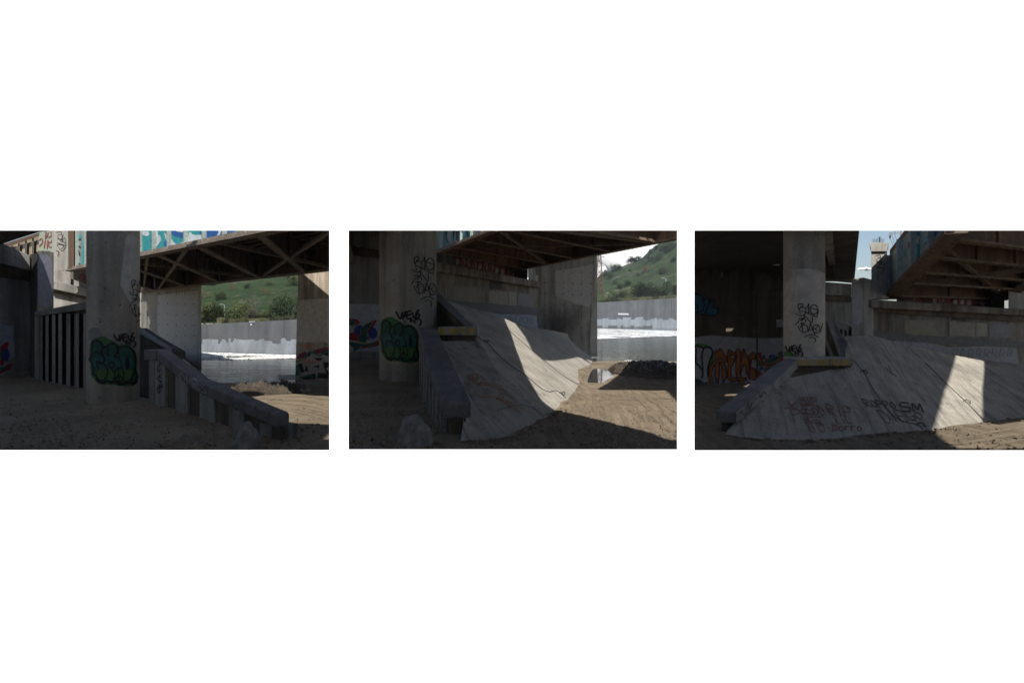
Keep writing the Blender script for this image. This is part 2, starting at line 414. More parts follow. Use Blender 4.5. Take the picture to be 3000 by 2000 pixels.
FONT = {'A': [[(0, 1), (.5, 0), (1, 1)], [(.2, .6), (.8, .6)]], 'N': [[(0, 1), (0, 0), (1, 1), (1, 0)]], 'D': [[(0, 0), (.7, .1), (1, .5), (.7, .9), (0, 1), (0, 0)]],
        'Y': [[(0, 0), (.5, .5), (1, 0)], [(.5, .5), (.4, 1)]], 'S': [[(1, .1), (.4, 0), (.1, .25), (.8, .6), (.8, .9), (0, 1)]], 'H': [[(0, 0), (0, 1)], [(1, 0), (1, 1)], [(0, .5), (1, .5)]],
        'P': [[(0, 1), (0, 0), (.8, .05), (.9, .4), (0, .5)]], 'E': [[(1, 0), (0, 0), (0, 1), (1, 1)], [(0, .5), (.8, .5)]], 'L': [[(0, 0), (0, 1), (.9, 1)]],
        'O': [[(.5, 0), (0, .5), (.5, 1), (1, .5), (.5, 0)]], '!': [[(.5, 0), (.4, .7)], [(.4, .92), (.4, 1)]], '.': [[(.4, .45), (.5, .6)]], 'R': [[(0, 1), (0, 0), (.9, .15), (.8, .4), (0, .5), (1, 1)]],
        'I': [[(.5, 0), (.5, 1)]], 'G': [[(1, .1), (.3, 0), (0, .5), (.4, 1), (1, .9), (1, .55), (.6, .55)]], 'C': [[(1, .1), (.3, 0), (0, .5), (.3, 1), (1, .9)]],
        'm': [[(0, 1), (0, .3), (.4, .3), (.5, 1)], [(.5, .4), (.9, .3), (1, 1)]], 'o': [[(.5, .35), (0, .7), (.5, 1), (1, .7), (.5, .35)]], 'r': [[(0, .35), (.1, 1)], [(.1, .6), (.5, .35), (.9, .4)]],
        'M': [[(0, 1), (.1, 0), (.5, .7), (.9, 0), (1, 1)]], 'T': [[(0, 0), (1, 0)], [(.5, 0), (.5, 1)]], 'U': [[(0, 0), (0, .8), (.5, 1), (1, .8), (1, 0)]], 'K': [[(0, 0), (0, 1)], [(1, 0), (0, .5), (1, 1)]],
        'W': [[(0, 0), (.3, 1), (.5, .4), (.7, 1), (1, 0)]], 'V': [[(0, 0), (.5, 1), (1, 0)]], 'Z': [[(0, 0), (1, 0), (0, 1), (1, 1)]], '5': [[(1, 0), (.1, 0), (.1, .4), (.9, .5), (.9, .9), (0, 1)]], '1': [[(.2, .2), (.6, 0), (.6, 1)]]}
def write(mb, bv, p, text, quad, wd, off):
    """letters into a quad (top-left, top-right, bottom-right, bottom-left)"""
    n = len(text)
    for i, ch in enumerate(text):
        for s in FONT.get(ch, []):
            pts = []
            for a, b in s:
                u = (i + .1 + a * .8) / n
                t = (quad[0][0] + (quad[1][0] - quad[0][0]) * u, quad[0][1] + (quad[1][1] - quad[0][1]) * u)
                d = (quad[3][0] + (quad[2][0] - quad[3][0]) * u, quad[3][1] + (quad[2][1] - quad[3][1]) * u)
                pts.append((t[0] + (d[0] - t[0]) * b, t[1] + (d[1] - t[1]) * b))
            stroke(mb, bv, p, pts, wd, off)
class Paint:
    """collects painted shapes on one surface; strokes of one colour that lie together become one mesh part"""
    def __init__(s, bv, p, parent, name='graffiti'): s.bv, s.p, s.parent, s.name, s.items = bv, p, parent, name, []
    def _new(s, c, pts, pad):
        xs, ys = [q[0] for q in pts], [q[1] for q in pts]; mb = MB()
        s.items.append((c, [min(xs) - pad, min(ys) - pad, max(xs) + pad, max(ys) + pad], mb)); return mb
    def line(s, c, k, pts, wd, off=.012, f=None, sharp=False):
        pts = conv(k, pts, f) if k else pts; wd = wd * kw(k) if k else wd
        stroke(s._new(c, pts, 9 + wd / 2), s.bv, s.p, pts, wd, off, sharp)
    def area(s, c, k, pts, off=.006, f=None, round_=0):
        if round_: pts = blob(pts, round_)
        pts = conv(k, pts, f) if k else pts; fill(s._new(c, pts, 9), s.bv, s.p, pts, off)
    def text(s, c, k, t, quad, wd, off=.012):
        quad = conv(k, quad) if k else quad
        write(s._new(c, quad, 9), s.bv, s.p, t, quad, wd * kw(k) if k else wd, off)
    def done(s):
        it = [q for q in s.items if q[2].v]; g = list(range(len(it)))
        def root(a):
            while g[a] != a: a = g[a]
            return a
        for a in range(len(it)):
            for b in range(a):
                A, B = it[a][1], it[b][1]
                if it[a][0] == it[b][0] and A[0] <= B[2] and B[0] <= A[2] and A[1] <= B[3] and B[1] <= A[3]: g[root(a)] = root(b)
        out = {}
        for a in range(len(it)):
            mb = out.setdefault(root(a), (it[a][0], MB()))[1]; n = len(mb.v); mb.v += it[a][2].v; mb.f += [[v + n for v in f_] for f_ in it[a][2].f]
        for c, mb in out.values(): mb.build(s.name, paint(c), s.parent, recalc=False)

def vplane(p, a, b, poly, thick=.3, push=0.0):
    """upright slab: a,b = (zx, distance) fix the plan line; poly in survey coordinates; returns (MB)"""
    A = P(p, a[0], HZ, a[1]); B = P(p, b[0], HZ, b[1]); d = (B - A).normalized(); n = Vector((d.y, -d.x, 0))
    if n.dot(A - O0) > 0: n = -n
    A = A + n * push; pts = []
    for zx, zy in poly:
        r = ray(p, zx, zy); t = (A - O0).dot(n) / r.dot(n); pts.append(O0 + r * t)
    c = sum(pts, Vector()) / len(pts) - O0; c.z = 0; c.normalize(); m = MB(); m.prism(pts, c * (thick / max(.3, abs(c.dot(n))))); return m

# ------------------------------------------------------------------ the setting: ground, water, hills
m = MB(); us = [-1.5 + 3.0 * i / 300 for i in range(301)]; Ys = [2.16 * (62 / 2.16) ** (j / 190) for j in range(191)]
for Y in Ys:
    for u in us: m.v.append(Vector((u * Y, Y, gz(u * Y, Y))))
for j in range(190):
    for i in range(300):
        a = j * 301 + i; m.f.append([a, a + 1, a + 302, a + 301])
struct(m.build("ground", M_ground, smooth=True))
m = MB(); m.poly([(-30, -40, -.02), (30, -40, -.02), (30, 2.17, -.02), (-30, 2.17, -.02)]); struct(m.build("pavement", M_pave))
m = MB(); m.poly([(-460, -120, -4), (460, -120, -4), (460, 480, -4), (-460, 480, -4)]); struct(m.build("terrain", M_ground))
m = MB(); m.poly([(-75, 9, -1.5), (90, 9, -1.5), (90, 170, -1.5), (-75, 170, -1.5)]); struct(m.build("river", M_water))

def hillmesh(name, rows, nx, amp):
    """rows: (distance, [(u, z), ...]) from foot to ridge and down behind"""
    m = MB(); full = []
    for (Ya, ra), (Yb, rb) in zip(rows[:-1], rows[1:]):
        n = max(4, int(abs(Yb - Ya) / 3))
        for j in range(n): full.append((Ya, ra, Yb, rb, j / n))
    full.append((rows[-1][0], rows[-1][1], rows[-1][0], rows[-1][1], 0))
    def ev(r, u):
        for (u0, z0), (u1, z1) in zip(r[:-1], r[1:]):
            if u <= u1: t = max(0, (u - u0) / (u1 - u0)); return z0 + (z1 - z0) * t
        return r[-1][1]
    u0, u1 = rows[0][1][0][0], rows[0][1][-1][0]
    for Ya, ra, Yb, rb, t in full:
        Y = Ya + (Yb - Ya) * t
        for i in range(nx + 1):
            u = u0 + (u1 - u0) * i / nx; z = ev(ra, u) * (1 - t) + ev(rb, u) * t
            x = u * Y; k = sstep(2, 9, z)
            z += k * amp * (nz(x, Y, 3, .045) + .45 * nz(x, Y, 8, .13) + .2 * nz(x, Y, 5, .4)); m.v.append(Vector((x, Y, z)))
    for j in range(len(full) - 1):
        for i in range(nx):
            a = j * (nx + 1) + i; m.f.append([a, a + 1, a + nx + 2, a + nx + 1])
    return m
def zat(zy, Y): return EYE + (HZ - zy) / F * Y
hL = hillmesh("hill", [(47.5, [(-1.2, .8), (-.3, 1.1)]), (56, [(-1.2, 1.5), (-.62, 1.7), (-.42, 2.1), (-.3, 2.3)]),
                       (130, [(-1.2, zat(330, 130)), (-.62, zat(220, 130)), (-.42, zat(150, 130)), (-.3, zat(150, 130))]),
                       (190, [(-1.2, 5), (-.3, 10)])], 110, 1.6)
struct(hL.build("hill", M_hill, smooth=True)); bvL = hL.bvh()
rz = lambda zy: zat(zy, 300)
def uC(zx): return (zx - OX['C']) / F
hC = hillmesh("hill", [(155, [(.08, 4.4), (.5, 5.2)]), (172, [(.08, 5.2), (.3, 7.5), (.5, 8)]),
                       (300, [(.08, rz(450)), (uC(1760), rz(370)), (uC(1800), rz(330)), (uC(1860), rz(312)), (uC(1960), rz(262)), (uC(2080), rz(205)), (uC(2180), rz(130)), (uC(2330), rz(30)), (.5, rz(-120))]),
                       (420, [(.08, 5), (.5, 40)])], 120, 2.4)
struct(hC.build("hill", M_hill, smooth=True)); bvC = hC.bvh()

# ------------------------------------------------------------------ white border around the three openings, built as an upright wall
WY, WT = 2.1, .1
def wx(sx): return (sx - 1500) / 1500 * WY
def wz(sy): return EYE + (928 - sy) / 1500 * WY
cells = [(-40, 965.0, 675.0, 1317.8), (1021.2, 1983.8, 675.0, 1316.0), (2034.2, 3040, 675.0, 1318.6)]
m = MB()
def wallbox(x0, x1, z0, z1, bx0, bx1, bz0, bz1):
    m.v += [Vector(q) for q in ((x0, WY, z0), (x1, WY, z0), (x1, WY, z1), (x0, WY, z1), (bx0, WY + WT, bz0), (bx1, WY + WT, bz0), (bx1, WY + WT, bz1), (bx0, WY + WT, bz1))]
    i = len(m.v) - 8
    for q in ((0, 1, 2, 3), (7, 6, 5, 4), (0, 4, 5, 1), (1, 5, 6, 2), (2, 6, 7, 3), (3, 7, 4, 0)): m.f.append([i + a for a in q])
k = (WY + WT) / WY
xl = wx(cells[0][0]); xr = wx(cells[2][1]); zt = wz(675); ztb = EYE + (zt - EYE) * k + .012
wallbox(-16, xl, -.1, 4.7, -16, xl * k - .02, -.1, 4.7)
wallbox(xl, wx(965), zt, 4.7, xl * k - .02, wx(965), ztb, 4.7)
wallbox(wx(965), wx(1021.2), -.1, 4.7, wx(965), wx(1021.2) * k - .006, -.1, 4.7)
wallbox(wx(1021.2), wx(1983.8), zt, 4.7, wx(1021.2) * k - .006, wx(1983.8) * k + .006, ztb, 4.7)
wallbox(wx(1983.8), wx(2034.2), -.1, 4.7, wx(1983.8) * k + .006, wx(2034.2), -.1, 4.7)
wallbox(wx(2034.2), xr, zt, 4.7, wx(2034.2), xr * k + .02, ztb, 4.7)
for (a, b, t, bo), (c, d) in zip(cells, ((xl * k - .02, wx(965)), (wx(1021.2) * k - .006, wx(1983.8) * k + .006), (wx(2034.2), xr * k + .02))):
    z1 = wz(bo); wallbox(wx(a), wx(b), -.1, z1, c, d, -.1, EYE + (z1 - EYE) * k - .012)
wallbox(xr, 5.2, -.1, 4.7, xr * k + .02, 5.2, -.1, 4.7); wallbox(5.2, 16, -.1, 4.25, 5.2, 16, -.1, 4.25)
wo = m.build("white_border_wall", M_wall); tag(wo, "blank white border around the three views, built as a tall wall with openings", "wall")  # blank margin between the views, added as an upright wall

# ------------------------------------------------------------------ shared builders
def pillar(p, cx, Y, r, z0, z1, label, group="round bridge pillars"):
    c = Vector(((cx - OX[p]) / F * Y, Y, z0)); t = thing("bridge_pillar", label, "pillar", c, group)
    m = MB(); n = 64; i = 0
    zs = [z0 - .3, z0 + .02] + [z0 + (z1 - z0) * j / 14 for j in range(1, 15)]
    for z in zs:
        for j in range(n):
            a = 2 * math.pi * j / n; m.v.append(Vector((c.x + r * math.cos(a), c.y + r * math.sin(a), z)))
    for k2 in range(len(zs) - 1):
        for j in range(n): m.f.append([k2 * n + j, k2 * n + (j + 1) % n, (k2 + 1) * n + (j + 1) % n, (k2 + 1) * n + j])
    m.build("shaft", C_pillar, t, smooth=True); return t, m.bvh()

EKO_FILL = [(140, 960), (170, 915), (230, 910), (280, 960), (290, 1000), (350, 980), (400, 945), (460, 960), (500, 1000), (580, 985), (650, 1010), (700, 1080), (715, 1180), (710, 1310), (735, 1380), (725, 1470), (690, 1495), (640, 1480), (580, 1490), (500, 1500), (440, 1460), (400, 1480), (350, 1450), (290, 1480), (230, 1465), (195, 1380), (160, 1360), (150, 1220), (110, 1160), (140, 1110)]
EKO_HALO = [(95, 1110), (120, 900), (200, 870), (300, 845), (360, 890), (420, 905), (500, 965), (600, 955), (710, 1030), (740, 1100), (745, 1330), (760, 1440), (710, 1525), (520, 1525), (400, 1500), (240, 1505), (130, 1400), (115, 1300)]
EKO_LINES = [[(170, 1080), (200, 1060), (250, 1090), (290, 1110), (310, 1160), (300, 1200), (260, 1220), (230, 1190), (210, 1200), (215, 1250), (240, 1290)],
             [(230, 1215), (300, 1220), (340, 1280), (345, 1360), (310, 1430), (270, 1450), (220, 1430), (195, 1370)], [(290, 990), (270, 1050), (285, 1110)],
             [(370, 1000), (350, 1060), (365, 1120)], [(460, 960), (480, 1060), (430, 1130), (480, 1130), (520, 1180), (535, 1240), (525, 1290)], [(360, 1250), (380, 1200), (420, 1200), (435, 1250), (400, 1280), (360, 1250)],
             [(345, 1440), (400, 1465), (440, 1400), (435, 1340), (400, 1280)], [(495, 1100), (495, 1030), (560, 990), (650, 1020), (700, 1100), (710, 1200), (700, 1310), (660, 1420), (600, 1465), (565, 1440)],
             [(495, 1280), (495, 1460)], [(495, 1360), (450, 1430)], [(495, 1360), (550, 1430)], ring(500, 1370, 62, 95), ring(700, 1410, 34, 70)]
def eko(pt, k, f=None):
    pt.area((.05, .13, .045), k, EKO_HALO, .004, f, 2)
    pt.area((.016, .075, .05), k, EKO_FILL, .008, f)
    pt.area((.025, .10, .095), k, [(150, 1130), (300, 1110), (520, 1130), (690, 1150), (700, 1290), (540, 1300), (380, 1290), (170, 1300)], .010, f, 1)
    pt.area((.06, .13, .04), k, [(200, 1300), (330, 1290), (520, 1300), (700, 1300), (690, 1420), (600, 1470), (440, 1440), (300, 1450), (215, 1420)], .010, f, 1)
    for l in EKO_LINES: pt.line(BLACK, k, l, 17 * (abs(f(1, 0)[0] - f(0, 0)[0]) if f else 1), .015, f)
    pt.line(BLACK, k, EKO_FILL + [EKO_FILL[0]], 26 * (abs(f(1, 0)[0] - f(0, 0)[0]) if f else 1), .015, f)
    pt.area(BLACK, k, ell(607, 1215, 28, 90), .015, f)
WEVS = [[(430, 825), (480, 915), (505, 830)], [(505, 925), (540, 820), (548, 915)], [(515, 880), (548, 875)], [(600, 820), (555, 830), (560, 915), (610, 905)], [(560, 870), (600, 860)], [(610, 830), (635, 905), (680, 800)],
        [(690, 800), (650, 860), (690, 860), (690, 890), (640, 915)], [(520, 950), (540, 955)], [(600, 960), (590, 930), (640, 950), (640, 975)], [(640, 930), (690, 915), (715, 960), (690, 1000)]]
BIG = [[(430, 335), (425, 225), (520, 225), (440, 310)], [(440, 310), (465, 435)], [(450, 300), (520, 280), (570, 310), (575, 370), (545, 440), (490, 460), (430, 450), (350, 405)], [(575, 300), (610, 270), (635, 215), (630, 425)],
       ring(740, 330, 82, 95), [(575, 595), (540, 450), (690, 610), (705, 470)], [(365, 655), (430, 575), (530, 515)], [(415, 520), (530, 515), (475, 585)], [(465, 715), (500, 635), (545, 610), (450, 625)], [(490, 640), (525, 825)],
       [(500, 670), (560, 645), (610, 690), (610, 760), (560, 805), (480, 785), (435, 730), (420, 675)], [(610, 745), (715, 760)], ring(790, 735, 68, 90), [(770, 735), (808, 790)], [(918, 615), (868, 800)],
       [(540, 905), (640, 865), (740, 860), (835, 910)], [(640, 925), (700, 910), (760, 930), (770, 970), (750, 1020)], [(862, 822), (862, 838)], [(718, 555), (722, 565)], [(766, 535), (770, 545)], [(763, 580), (767, 590)]]
BIG_SHARP = [[(470, 360), (560, 385), (800, 490), (830, 345), (675, 295)], [(625, 800), (670, 620), (755, 845)], [(720, 720), (770, 735), (830, 650)]]
def big(pt, k, f=None):
    s = abs(f(1, 0)[0] - f(0, 0)[0]) if f else 1
    for l in BIG: pt.line(BLACK, k, l, 17 * s, .012, f)
    for l in BIG_SHARP: pt.line(BLACK, k, l, 17 * s, .012, f, True)
def wevs(pt, k, f=None, wd=20):
    for l in WEVS: pt.line(BLACK, k, l, wd, .018, f)
def lin(ax, bx, ay, by): return lambda x, y: (ax + bx * x, ay + by * y)

SCRIB = [[(930, 60), (1000, 50), (1010, 90), (960, 100), (950, 150), (1010, 180), (1060, 150), (1080, 240), (1000, 180), (940, 165)], [(940, 230), (1060, 270), (1090, 265), (1020, 365), (940, 260), (1050, 280), (1000, 330)],
         [(1040, 100), (990, 200), (1030, 210), (1010, 90)], [(920, 360), (975, 380), (950, 400), (980, 420), (940, 430), (970, 460)]]

def steel_bridge(p, N0, N1, F0, F1, label, beams, braces, hg=1.7, tn=(0, 1), rivets=True, top=True, flange=None):
    S_f = flange or S_grey
    """plate girder bridge. N0,N1 / F0,F1: ends of the near / far girder's underside. beams: (t_near, t_far); braces: (x, side0, y, side1)"""
    t = thing("steel_bridge", label, "bridge", N0, "riveted steel bridges")
    up = Vector((0, 0, 1)); dn = (N1 - N0).normalized(); across = (F0 - N0).normalized()
    nn = Vector((dn.y, -dn.x, 0)).normalized()
    if nn.dot(across) > 0: nn = -nn
    NL = (N1 - N0).length
    lerp = lambda a, b, s: a + (b - a) * s
    web = MB(); web.prism([N0, N1, N1 + up * hg, N0 + up * hg], -nn * .05); web.build("near_girder", S_girder, t)
    fl = MB(); fl.beam(N0 - up * .06, N1 - up * .06, .34, .06); fl.beam(N0 + nn * .06, N1 + nn * .06, .10, .10)
    if rivets:
        n = int(NL / .22)
        for i in range(n):
            q = lerp(N0, N1, (i + .5) / n)
            for s in (-.11, .11): fl.box(q + nn * s - up * .068, (.045, .045, .02), math.atan2(dn.y, dn.x))
            fl.box(q + nn * .115 + up * .05, (.04, .02, .04), math.atan2(dn.y, dn.x))
    fl.build("bottom_flange", S_f, t)
    ns = int(NL / 1.15)
    for i in range(ns + 1):
        s = MB(); q = lerp(N0, N1, i / ns); s.prism([q + nn * .001, q + nn * .12, q + nn * .12 + up * hg, q + nn * .001 + up * hg], dn * .05)
        s.build("stiffener", S_girder, t)
    fg = MB(); fg.prism([F0, F1, F1 + up * hg, F0 + up * hg], -nn * .05); fg.build("far_girder", S_rust, t)
    ff = MB(); ff.beam(F0 - up * .06, F1 - up * .06, .34, .06)
    n = int((F1 - F0).length / .3)
    for i in range(n):
        q = lerp(F0, F1, (i + .5) / n)
        for s in (-.11, .11): ff.box(q + nn * s - up * .068, (.05, .05, .02), math.atan2(dn.y, dn.x))
        ff.box(q + nn * .175 - up * .03, (.05, .02, .04), math.atan2(dn.y, dn.x))
    ff.build("bottom_flange", S_f, t)
    for a, b in beams:
        qa, qb = lerp(N0, N1, a) - nn * .06, lerp(F0, F1, b) + nn * .06
        d = qb - qa; L = d.length
        bm_ = MB(); bm_.beam(qa + up * .02, qb + up * .02, .02, hg * .62)
        k2 = max(2, int(L / 1.6))
        for i in range(1, k2): bm_.box(lerp(qa, qb, i / k2) + up * (.02 + hg * .31), (.10, .10, hg * .60), math.atan2(d.y, d.x))
        fb = bm_.build("floor_beam", S_rust, t)
        fm = MB(); fm.beam(qa - up * .03, qb - up * .03, .22, .045)
        n = int(L / .28)
        dd = d.normalized(); ss = dd.cross(up)
        for i in range(n):
            for s in (-.07, .07): fm.box(lerp(qa, qb, (i + .5) / n) + ss * s - up * .036, (.045, .045, .016), math.atan2(d.y, d.x))
        fb["_b"] = tuple(N0); fm.build("flange", S_f, fb)
    for a, sa, b, sb, wd in braces:
        qa = lerp(N0, N1, a) if sa == 'n' else lerp(F0, F1, a); qb = lerp(N0, N1, b) if sb == 'n' else lerp(F0, F1, b)
        br = MB(); br.beam(qa + up * .005, qb + up * .005, wd * .75, .03); br.beam(qa + up * .036, qb + up * .036, .03, .09); br.build("lateral_brace", S_f, t)
    for i in range(1, 12):
        s = i / 12; q0, q1 = lerp(N0, F0, s), lerp(N1, F1, s)
        st = MB(); st.beam(q0 + up * hg * .5, q1 + up * hg * .5, .12, .03); st.beam(q0 + up * (hg * .5 + .031), q1 + up * (hg * .5 + .031), .03, .3); st.build("stringer", S_mid, t)
    dk = MB(); dk.prism([N0 + up * (hg + .003), N1 + up * (hg + .003), F1 + up * (hg + .003), F0 + up * (hg + .003)], up * .15); dk.build("deck", S_rust, t)
    return t, web.bvh()
def tz(p, A, B, zx):
    """fraction along A-B at which the sight line column zx crosses"""
    u = (zx - OX[p]) / F; return (u * A.y - A.x) / ((B.x - A.x) - u * (B.y - A.y))

def rib_box(m, a, b, depth, z0, z1a, z1b, n):
    m.prism([a + Vector((0, 0, z0)), b + Vector((0, 0, z0)), b + Vector((0, 0, z1b)), a + Vector((0, 0, z1a))], n * depth)

def slab(pts, z0, th, label, mat_=None):
    m = MB(); m.prism([(x, y, z0) for x, y in pts], (0, 0, th)); o = m.build("deck_or_shade_slab", mat_ or C_deck); tag(o, label, "bridge deck"); return o  # serves real decks and added shade slabs alike

def boulder(base, size, label, seed, taper=.42, lump=.22):
    bm = bmesh.new(); bmesh.ops.create_icosphere(bm, subdivisions=5, radius=1.0)
    for v in bm.verts:
        q = v.co.copy(); d = 1 + lump * noise.noise(q * 1.3 + Vector((seed, 0, 0))) + .13 * noise.noise(q * 2.6 + Vector((0, seed, 0))) + .07 * noise.noise(q * 6) + .035 * noise.noise(q * 15)
        v.co = Vector((q.x * size[0] * d * (1 - taper * max(0, q.z)), q.y * size[1] * d * (1 - taper * .8 * max(0, q.z)), q.z * size[2] * d))
    me = bpy.data.meshes.new("boulder"); bm.to_mesh(me); bm.free(); me.materials.append(M_rock)
    for f in me.polygons: f.use_smooth = True
    o = bpy.data.objects.new("boulder", me); COL.objects.link(o); o.location = base; tag(o, label, "boulder"); return o

# ================================================================== LEFT OPENING
p = 'L'
# round pillar
tL, bv = pillar(p, 802, 9.85, .408, 0, 7.8, "round bridge pillar seen in the left opening, green bubble letters at its foot")
pt = Paint(bv, p, tL, 'render_patch')
pt.area((.36, .345, .315), None, [(885, 60), (905, 40), (960, 60), (990, 110), (992, 560), (940, 560), (850, 400), (862, 260)], .003)
pt.area((.20, .195, .20), None, [(625, 700), (700, 690), (720, 760), (700, 790), (625, 800)], .003, None, 1); pt.done()
pt = Paint(bv, p, tL); eko(pt, 'K1'); wevs(pt, 'K1'); big(pt, 'K1', lin(665 - 415 * .52, .52, 105 - 225 * .82, .82)); pt.done()
pt = Paint(bv, p, tL, 'torn_film')
for l in [[(885, 60), (890, 160), (862, 260), (848, 380)], [(905, 50), (915, 120), (900, 230), (880, 380)], [(890, 50), (930, 42), (975, 90)], [(905, 110), (960, 105), (985, 125)]]: pt.line((.36, .35, .33), None, l, 5, .02)
pt.done()
# abutment wall at the far left with bevelled ledge
b0 = P(p, 0, 1050, 13.4); t = thing("abutment_wall", "grey concrete wall with bevelled ledge beside the ribbed wall in the left opening", "wall", b0)
A, B = (0, 13.4), (212, 14.0)
m = vplane(p, A, B, [(-420, 210), (212, 300), (212, 1080), (-420, 1110)], .5); m.build("wall_face", C_grey, t); bvw = m.bvh()
m = vplane(p, A, B, [(-420, -90), (212, 188), (214, 296), (-420, 140)], .9, .34); m.build("ledge", C_grey, t, bevel=.02)
m = MB(); e = vplane(p, A, B, [(-420, 140), (214, 297)], .1, .335).v[:2]; f2 = vplane(p, A, B, [(-420, 290), (212, 372)], .1, .004).v[:2]
m.poly([e[0], e[1], f2[1], f2[0]]); m.build("bevel", C_brown, t)
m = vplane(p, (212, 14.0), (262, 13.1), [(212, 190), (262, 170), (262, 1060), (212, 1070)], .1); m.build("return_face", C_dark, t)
pt = Paint(bvw, p, t); pt.area((.27, .28, .32), None, [(-60, 670), (95, 680), (100, 900), (-60, 1010)], .004)
pt.area((.25, .012, .02), None, [(0, 830), (45, 795), (62, 800), (40, 905), (20, 960), (0, 960)], .008); pt.area((.02, .07, .06), None, [(0, 870), (25, 820), (30, 880), (10, 930), (0, 930)], .012)
pt.area((.03, .04, .2), None, ell(42, 890, 22, 45), .010); pt.area((.25, .012, .02), None, [(0, 990), (60, 950), (80, 955), (75, 985), (0, 1020)], .010); pt.area((.02, .07, .06), None, [(0, 980), (50, 962), (55, 980), (0, 1003)], .012); pt.done()
# ribbed retaining wall behind the pillar
A, B = (245, 13.1), (640, 11.1); b0 = P(p, 245, 1040, 13.1); t = thing("ribbed_retaining_wall", "ribbed concrete retaining wall with sloping cap, behind the left opening's pillar", "wall", b0)
m = vplane(p, A, B, [(245, 600), (640, 560), (640, 1180), (245, 1080)], .3, -.09); m.build("wall_body", C_brown, t)
for i, (x0, x1) in enumerate([(245, 278), (283, 300), (320, 343), (366, 390), (411, 437), (467, 496), (525, 556), (588, 615)]):
    m = vplane(p, A, B, [(x0, 600), (x1, 596), (x1, 1140), (x0, 1120)], .15, 0); m.build("rib", C_grey, t)
m = vplane(p, A, B, [(245, 586), (640, 505), (640, 566), (245, 619)], .5, .06); m.build("cap", C_cap, t, bevel=.02)
# lavender block, pylon, seat behind
A, B = (255, 16), (380, 16.6); b0 = P(p, 262, 640, 16); t = thing("parapet_block", "upright concrete block with lavender paint patch above the ribbed wall", "block", b0)
m = vplane(p, A, B, [(262, 152), (345, 155), (378, 165), (378, 640), (262, 640)], .4); m.build("block_face", C_grey, t, bevel=.03); bvw = m.bvh()
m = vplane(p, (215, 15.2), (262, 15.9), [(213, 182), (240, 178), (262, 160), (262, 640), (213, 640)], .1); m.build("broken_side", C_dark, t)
pt = Paint(bvw, p, t, "paint_patch"); pt.area((.22, .22, .28), None, [(268, 190), (300, 175), (350, 190), (372, 260), (368, 400), (365, 540), (330, 556), (270, 540), (264, 400)], .005, None, 1); pt.done()
A, B = (380, 22.4), (640, 23.2); b0 = P(p, 430, 640, 22.5); t = thing("bridge_abutment", "pale concrete abutment with pylon under the bridge end in the left opening", "abutment", b0, "bridge abutments")
m = vplane(p, A, B, [(345, 300), (640, 400), (640, 660), (345, 660)], .5); m.build("seat_wall", C_light, t)
m = vplane(p, A, B, [(350, 356), (640, 428), (640, 482), (350, 420)], .9, .4); m.build("ledge", C_light, t, bevel=.03)
m = vplane(p, A, B, [(374, 425), (640, 482), (640, 500), (374, 450)], .5, .2); m.build("ledge_soffit", C_brown, t)
m = vplane(p, A, B, [(345, 284), (500, 305), (500, 395), (345, 370)], .8, .25); m.build("pedestal", C_light, t, bevel=.02)
m = vplane(p, A, B, [(366, -60), (476, -60), (478, 300), (366, 290)], .8, .2); m.build("pylon", C_light, t, bevel=.02); bvw = m.bvh()
pt = Paint(bvw, p, t)
for l in SCRIB: pt.line(BLACK, 'K2', l, 7, .02)
pt.done()
m = vplane(p, (500, 24.5), (660, 25.2), [(500, 290), (660, 280), (660, 440), (500, 380)], .3); m.build("back_wall", C_abut, t); bvw = m.bvh()
pt = Paint(bvw, p, t); pt.line((.22, .03, .03), None, [(560, 350), (570, 320), (590, 330), (585, 370), (600, 390)], 8, .02); pt.line((.22, .03, .03), None, [(600, 330), (604, 400)], 9, .02); pt.done()
# older girder beyond, with painted panel
b0 = P(p, 330, 620, 27); t = thing("plate_girder", "rusty cream plate girder with faded panels and red lettering beyond the lavender block", "girder", b0)
A, B = (0, 33), (390, 25)
m = vplane(p, A, B, [(275, -60), (388, -60), (388, 220), (275, 190)], .2, .2); m.build("end_panel", paint((.33, .38, .29)), t); bvw = m.bvh()
m = vplane(p, A, B, [(-60, 155), (278, 32), (278, 230), (-60, 230)], .1); m.build("web_plate", simple("cream_paint", (.42, .36, .27), (.28, .21, .14), 1.2), t)
for x in (75, 125, 175, 225):
    m = vplane(p, A, B, [(x, 150 - x * .36), (x + 16, 145 - x * .36), (x + 12, 225), (x, 225)], .1, .12); m.build("stiffener", C_brown, t)
m = vplane(p, A, B, [(-60, 134), (278, 26), (278, 46), (-60, 160)], .1, .2); m.build("top_flange", S_rust, t)
pt = Paint(bvw, p, t); RD = (.28, .06, .05)
for l in [[(650, 190), (690, 160), (700, 230), (650, 290), (650, 340)], [(730, 30), (760, 50), (750, 160), (780, 120), (800, 60)], [(750, 180), (730, 320)], [(800, 220), (870, 230), (860, 300), (810, 290), (800, 220)], [(830, 50), (860, 100), (800, 150)], [(790, 180), (780, 330)], [(880, 150), (850, 210), (900, 250)]]: pt.line(RD, 'K2', l, 16, .02)
pt.done()
